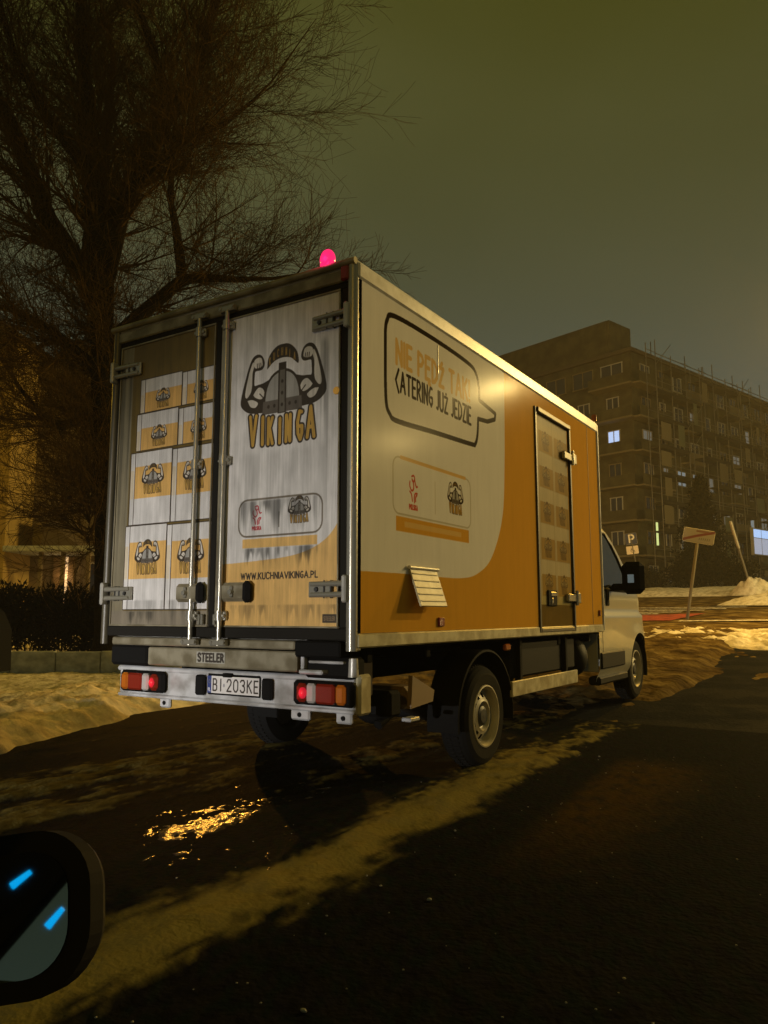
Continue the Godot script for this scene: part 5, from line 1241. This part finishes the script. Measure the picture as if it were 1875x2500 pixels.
func cab(t: Node3D):
	var z0 := -4.6; var cy := G(-6.19) + 0.38; var cz := -6.19; var R := 0.43
	var rows := []
	for k in ROWS.size() - 1:
		var n := 4 if ROWS[k][0] < 0.95 else 2
		for j in n: rows.append([lerpf(ROWS[k][0], ROWS[k + 1][0], float(j) / n), lerpf(ROWS[k][1], ROWS[k + 1][1], float(j) / n)])
	rows.append(ROWS[-1])
	var s := S(); s.set_smooth_group(0)
	var strip := func(st, f0: Callable, f1: Callable, cols: int, sg: float):
		for k in rows.size() - 1:
			for j in cols:
				var q := []
				for w in [[k, j], [k + 1, j], [k + 1, j + 1], [k, j + 1]]:
					var y: float = rows[w[0]][0]
					var z: float = lerpf(f0.call(rows[w[0]]), f1.call(rows[w[0]]), float(w[1]) / cols)
					var x := cab_x(y, z)
					q.append(Vector3(x if sg > 0 else -TW - x, y, z))
				for w in ([0, 1, 2, 0, 2, 3] if sg > 0 else [0, 2, 1, 0, 3, 2]): st.add_vertex(q[w])
	var half := func(y): return sqrt(maxf(0.0, R * R - (y - cy) * (y - cy))) if y < cy + R else 0.0
	for sg in [1.0, -1.0]:
		strip.call(s, func(_r): return z0, func(r): return cz + half.call(r[0]) if r[1] < cz + half.call(r[0]) else r[1], 14, sg)
		strip.call(s, func(r): return minf(cz - half.call(r[0]), maxf(r[1], cz)) if r[1] < cz else r[1], func(r): return r[1], 12, sg)
	# nose, windscreen and roof skin between the two sides
	for k in rows.size() - 1:
		for j in 10:
			var q := []
			for w in [[k, j], [k + 1, j], [k + 1, j + 1], [k, j + 1]]:
				var x := cab_x(rows[w[0]][0], rows[w[0]][1]); var u: float = w[1] / 10.0
				q.append(Vector3(lerpf(x, -TW - x, u), rows[w[0]][0] + 0.02 * sin(PI * u) * smoothstep(1.0, 2.2, rows[w[0]][0]), rows[w[0]][1] - 0.1 * sin(PI * u) * (1.0 - 0.6 * smoothstep(1.5, 2.2, rows[w[0]][0]))))
			for w in [0, 1, 2, 0, 2, 3]: s.add_vertex(q[w])
	s.generate_normals()
	var cb := part("cab", s, M.paint, t, "white van cab ahead of the box")
	s = S(); var top: Array = ROWS[-1]; var xr := cab_x(top[0], top[1])
	bx(s, -TW - xr, xr, 2.19, 2.225, -5.02, z0, 0.02); bx(s, -TW + 0.08, -0.08, 0.5, 2.1, z0 - 0.02, z0 + 0.01, 0.005); part("cab_back", s, M.paint, cb)
	for sg in [1.0, -1.0]:
		s = S(); lathe(s, Vector3(-0.09 if sg > 0 else -TW + 0.09, cy, cz), Vector3(sg, 0, 0), [Vector2(R + 0.012, 0.0), Vector2(R + 0.004, 0.012), Vector2(R - 0.012, 0.0), Vector2(R - 0.012, -0.3), Vector2(0.05, -0.3)], 36, PI - 0.25, TAU + 0.25)
		part("wheel_arch", s, M.plastic, cb)
	# side glass, pillar seal, handle, rubbing strip, sill
	for sg in [1.0, -1.0]:
		var g := S(); g.set_smooth_group(0)
		var win := [[1.37, -4.8, -5.98], [1.55, -4.78, -5.9], [1.75, -4.77, -5.77], [1.9, -4.77, -5.65], [2.03, -4.79, -5.5]]
		for off in 1:
			for k in win.size() - 1:
				for j in 8:
					var q := []
					for w in [[k, j], [k + 1, j], [k + 1, j + 1], [k, j + 1]]:
						var y: float = win[w[0]][0]; var z: float = lerpf(win[w[0]][1], win[w[0]][2], w[1] / 8.0)
						var x := cab_x(y, z) + 0.006
						q.append(Vector3(x if sg > 0 else -TW - x, y, z))
					for w in ([0, 1, 2, 0, 2, 3] if sg > 0 else [0, 2, 1, 0, 3, 2]): g.add_vertex(q[w])
		g.generate_normals()
		part("side_window", g, M.glass, cb)
		g = S()
		var ring := []
		for w in win: ring.append(Vector2(w[0], w[1]))
		for k in win.size(): ring.append(Vector2(win[win.size() - 1 - k][0], win[win.size() - 1 - k][2]))
		ring.append(ring[0])
		var pp := []; var rr := []
		for v in ring:
			var x := cab_x(v.x, v.y) + 0.006
			pp.append(Vector3(x if sg > 0 else -TW - x, v.x, v.y)); rr.append(0.017)
		tube(g, pp, rr, 6, false)
		part("window_seal", g, M.black, cb)
	s = S(); var gw := []
	for k in range(13, 18):
		var r: Array = ROWS[k]; var x := cab_x(r[0], r[1])
		gw.append([r, x])
	for k in gw.size() - 1:
		for j in 8:
			var q := []
			for w in [[k, j], [k + 1, j], [k + 1, j + 1], [k, j + 1]]:
				var u: float = 0.05 + 0.9 * w[1] / 8.0; var r: Array = gw[w[0]][0]; var x: float = gw[w[0]][1]
				q.append(Vector3(lerpf(x, -TW - x, u), r[0] + 0.006 + 0.02 * sin(PI * u) * smoothstep(1.0, 2.2, r[0]), r[1] - 0.006 - 0.1 * sin(PI * u) * (1.0 - 0.6 * smoothstep(1.5, 2.2, r[0]))))
			quad(s, q[0], q[1], q[2], q[3])
	part("windscreen", s, M.glass, cb)
	s = S(); bx(s, cab_x(1.2, -5) - 0.01, cab_x(1.2, -5) + 0.014, 1.19, 1.39, -5.12, -5.02, 0.01); part("door_handle", s, M.black, cb)
	s = S(); bx(s, -0.075, -0.04, 0.53, 0.7, -5.5, -4.62, 0.012); part("rubbing_strip", s, M.plastic, cb)
	s = S(); bx(s, -0.2, -0.07, 0.36, 0.45, -5.7, -4.62, 0.02); part("sill", s, M.plastic, cb)
	s = S(); bx(s, -0.068, -0.058, 0.55, 1.35, -4.728, -4.72, 0.001); part("door_gap", s, M.black, cb)
	# mirror on its arm
	s = S(); box(s, Vector3(0.14, 1.5, -5.28), Vector3(0.24, 0.36, 0.14), 0.05, Basis(Vector3.UP, 0.25)); var mr := part("side_mirror", s, M.black, t, "large black side mirror on the cab")
	s = S(); box(s, Vector3(0.13, 1.49, -5.206), Vector3(0.07, 0.1, 0.01), 0.004, Basis(Vector3.UP, 0.25)); var mg := pm(Color(0.8, 0.78, 0.74), 0.03, 1.0); part("mirror_glass", s, mg, mr)
	s = S(); bx(s, -0.1, 0.06, 1.36, 1.44, -5.34, -5.24, 0.02); part("mirror_arm", s, M.black, mr)

# ------------------------------------------------------------------ cars: ours (only its door mirror shows) and one waiting behind with its headlamps on
func cars():
	var C := Vector3(2.392, 1.101, 3.491)
	var t := thing("car", "dark car at the near left, of which only the door mirror shows", "car", Vector3(1.9, 0, 4.0))
	var m := Vector3(1.740, 0.846, 3.095)        # middle of the mirror
	var n := Vector3(0.475, 0.25, 0.84).normalized()
	var ex := Vector3(0.86, 0.16, -0.5); ex = (ex - n * ex.dot(n)).normalized(); var ey := n.cross(ex)
	var s := S(); var o := round_rect(0.19, 0.128, 0.05, 8)
	prism(s, o, m - n * 0.028, ex, ey, n, 0.028)
	var rim := part("door_mirror", s, M.black, t, "black oval door mirror with a dark glass")
	s = S()
	for k in 5:
		var q := 1.0 - 0.16 * k * k / 4.0; var q2 := 1.0 - 0.16 * (k + 1) * (k + 1) / 4.0
		for i in o.size():
			var l := (i + 1) % o.size()
			quad(s, m - n * (0.028 + 0.014 * k) + (ex * o[i].x + ey * o[i].y) * q, m - n * (0.028 + 0.014 * k) + (ex * o[l].x + ey * o[l].y) * q, m - n * (0.028 + 0.014 * (k + 1)) + (ex * o[l].x + ey * o[l].y) * maxf(0.1, q2), m - n * (0.028 + 0.014 * (k + 1)) + (ex * o[i].x + ey * o[i].y) * maxf(0.1, q2))
	part("mirror_housing", s, M.mirror_shell, rim)
	s = S(); prism(s, round_rect(0.156, 0.096, 0.036, 8), m - ex * 0.001 + n * 0.0005, ex, ey, n, 0.002)
	var mg := pm(Color(0.2, 0.23, 0.16), 0.03, 1.0); part("mirror_glass", s, mg, rim)
	s = S(); tube(s, [m - n * 0.03 - ex * 0.07 - ey * 0.04, m - ex * 0.16 - ey * 0.06 + n * 0.05], [0.02, 0.025], 8); part("mirror_arm", s, M.black, rim)
	# door and bonnet of that car, below and left of the picture
	s = S(); bx(s, 1.25, 2.6, 0.3, 0.82, 3.24, 3.34, 0.03); part("door", s, M.glass, t)
	s = S(); bx(s, -0.25, 1.2, 0.3, 0.8, 3.26, 4.6, 0.12); part("bonnet", s, M.glass, t)
	# what the mirror glass shows: the pillar and two small blue lamps inside the car
	var refl := func(p: Vector3) -> Vector3:
		var d := (p - C).normalized(); return (d - n * 2.0 * d.dot(n)).normalized()
	var at := func(u, v, dist): 
		var p: Vector3 = m + ex * u + ey * v; return p + refl.call(p) * dist
	s = S()
	var q := [at.call(-0.14, 0.12, 0.75), at.call(0.16, 0.12, 0.75), at.call(0.115, 0.065, 0.75), at.call(-0.14, -0.17, 0.75)]
	for k in 2: 
		var sh: Vector3 = n * 0.05 * k
		quad(s, q[0] + sh, q[1] + sh, q[2] + sh, q[3] + sh)
	for k in 4: quad(s, q[k], q[(k + 1) % 4], q[(k + 1) % 4] + n * 0.05, q[k] + n * 0.05)
	part("door_pillar", s, M.black, t)
	var blue := pm(Color(0.02, 0.1, 0.2), 0.4); blue.emission_enabled = true; blue.emission = lin(0.0, 0.3, 1.0); blue.emission_energy_multiplier = 5.0
	for w in [[0.029, 0.023, 0.045, 0.032], [0.06, -0.012, 0.073, 0.0]]:
		s = S(); tube(s, [at.call(w[0], w[1], 0.66), at.call(w[2], w[3], 0.66)], [0.006, 0.004], 8); part("indicator_lamp", s, blue, t, "small lit blue lamp inside the car")
	# the car behind the truck whose headlamps whiten the doors
	var b := Vector3(-1.5, 0, 17.0)
	t = thing("waiting_car", "dark car waiting behind with both headlamps on", "car", b)
	s = S()
	prism(s, PackedVector2Array([Vector2(0, 0.25), Vector2(0, 0.72), Vector2(0.95, 0.95), Vector2(1.7, 1.42), Vector2(3.2, 1.45), Vector2(3.9, 1.0), Vector2(4.3, 0.92), Vector2(4.3, 0.25)]), b + Vector3(-0.88, 0, 0), Vector3(0, 0, 1), Vector3.UP, Vector3(1, 0, 0), 1.76)
	part("body", s, M.glass, t)
	for x in [-0.8, 0.8]:
		for z in [0.8, 3.4]:
			s = S(); lathe(s, b + Vector3(x, 0.31, z), Vector3(signf(x), 0, 0), [Vector2(0.0, 0.09), Vector2(0.2, 0.09), Vector2(0.3, 0.08), Vector2(0.31, 0.04), Vector2(0.31, -0.1)], 20); part("wheel", s, M.rubber, t)
	var hm := pm(Color(0.9, 0.9, 0.9), 0.3); hm.emission_enabled = true; hm.emission = lin(0.86, 0.93, 1.0); hm.emission_energy_multiplier = 8.0
	for x in [-0.62, 0.62]:
		s = S(); ball(s, b + Vector3(x, 0.64, -0.02), Vector3(0.11, 0.07, 0.05)); part("headlight", s, hm, t)
		var l := SpotLight3D.new(); l.name = "headlight_beam"; l.light_color = lin(1.0, 0.95, 0.9); l.light_energy = 150.0; l.light_size = 0.07; l.spot_range = 90.0; l.spot_attenuation = 2.0
		l.spot_angle = 7.6; l.spot_angle_attenuation = 1.0; l.shadow_enabled = true
		t.add_child(l, true); l.position = Vector3(x, 0.64, -0.1)
		l.look_at_from_position(b + l.position, Vector3(-2.8, 0.6, 0.0) if x < 0 else Vector3(-1.05, 0.95, 0.0), Vector3.UP)
	# a parked car at the left edge of the picture
	var p := Vector3(-6.56, 0.12, -2.16)
	t = thing("parked_car", "dark parked car cut off by the left edge of the picture", "car", p)
	s = S()
	prism(s, PackedVector2Array([Vector2(0, 0.3), Vector2(0.02, 0.8), Vector2(0.12, 1.0), Vector2(0.6, 1.42), Vector2(2.2, 1.45), Vector2(3.0, 0.98), Vector2(3.9, 0.85), Vector2(4.0, 0.3)]), p + Vector3(0, 0, 0), Vector3(-0.845, 0, 0.534), Vector3.UP, Vector3(0.534, 0, 0.845), 1.7)
	part("body", s, M.black, t)
	var fx := Vector3(-0.845, 0, 0.534); var fz := Vector3(0.534, 0, 0.845)
	for a in [0.75, 3.2]:
		s = S(); lathe(s, p + fx * a + fz * 1.62 + Vector3(0, 0.31, 0), fz, [Vector2(0.0, 0.1), Vector2(0.3, 0.1), Vector2(0.31, 0.05), Vector2(0.31, -0.1)], 20); part("wheel", s, M.rubber, t)
	s = S(); box(s, p + fx * 0.03 + fz * 1.6 + Vector3(0, 0.75, 0), Vector3(0.06, 0.2, 0.12), 0.02, Basis(fx, Vector3.UP, fz)); part("tail_lamp", s, M.red_lens, t)
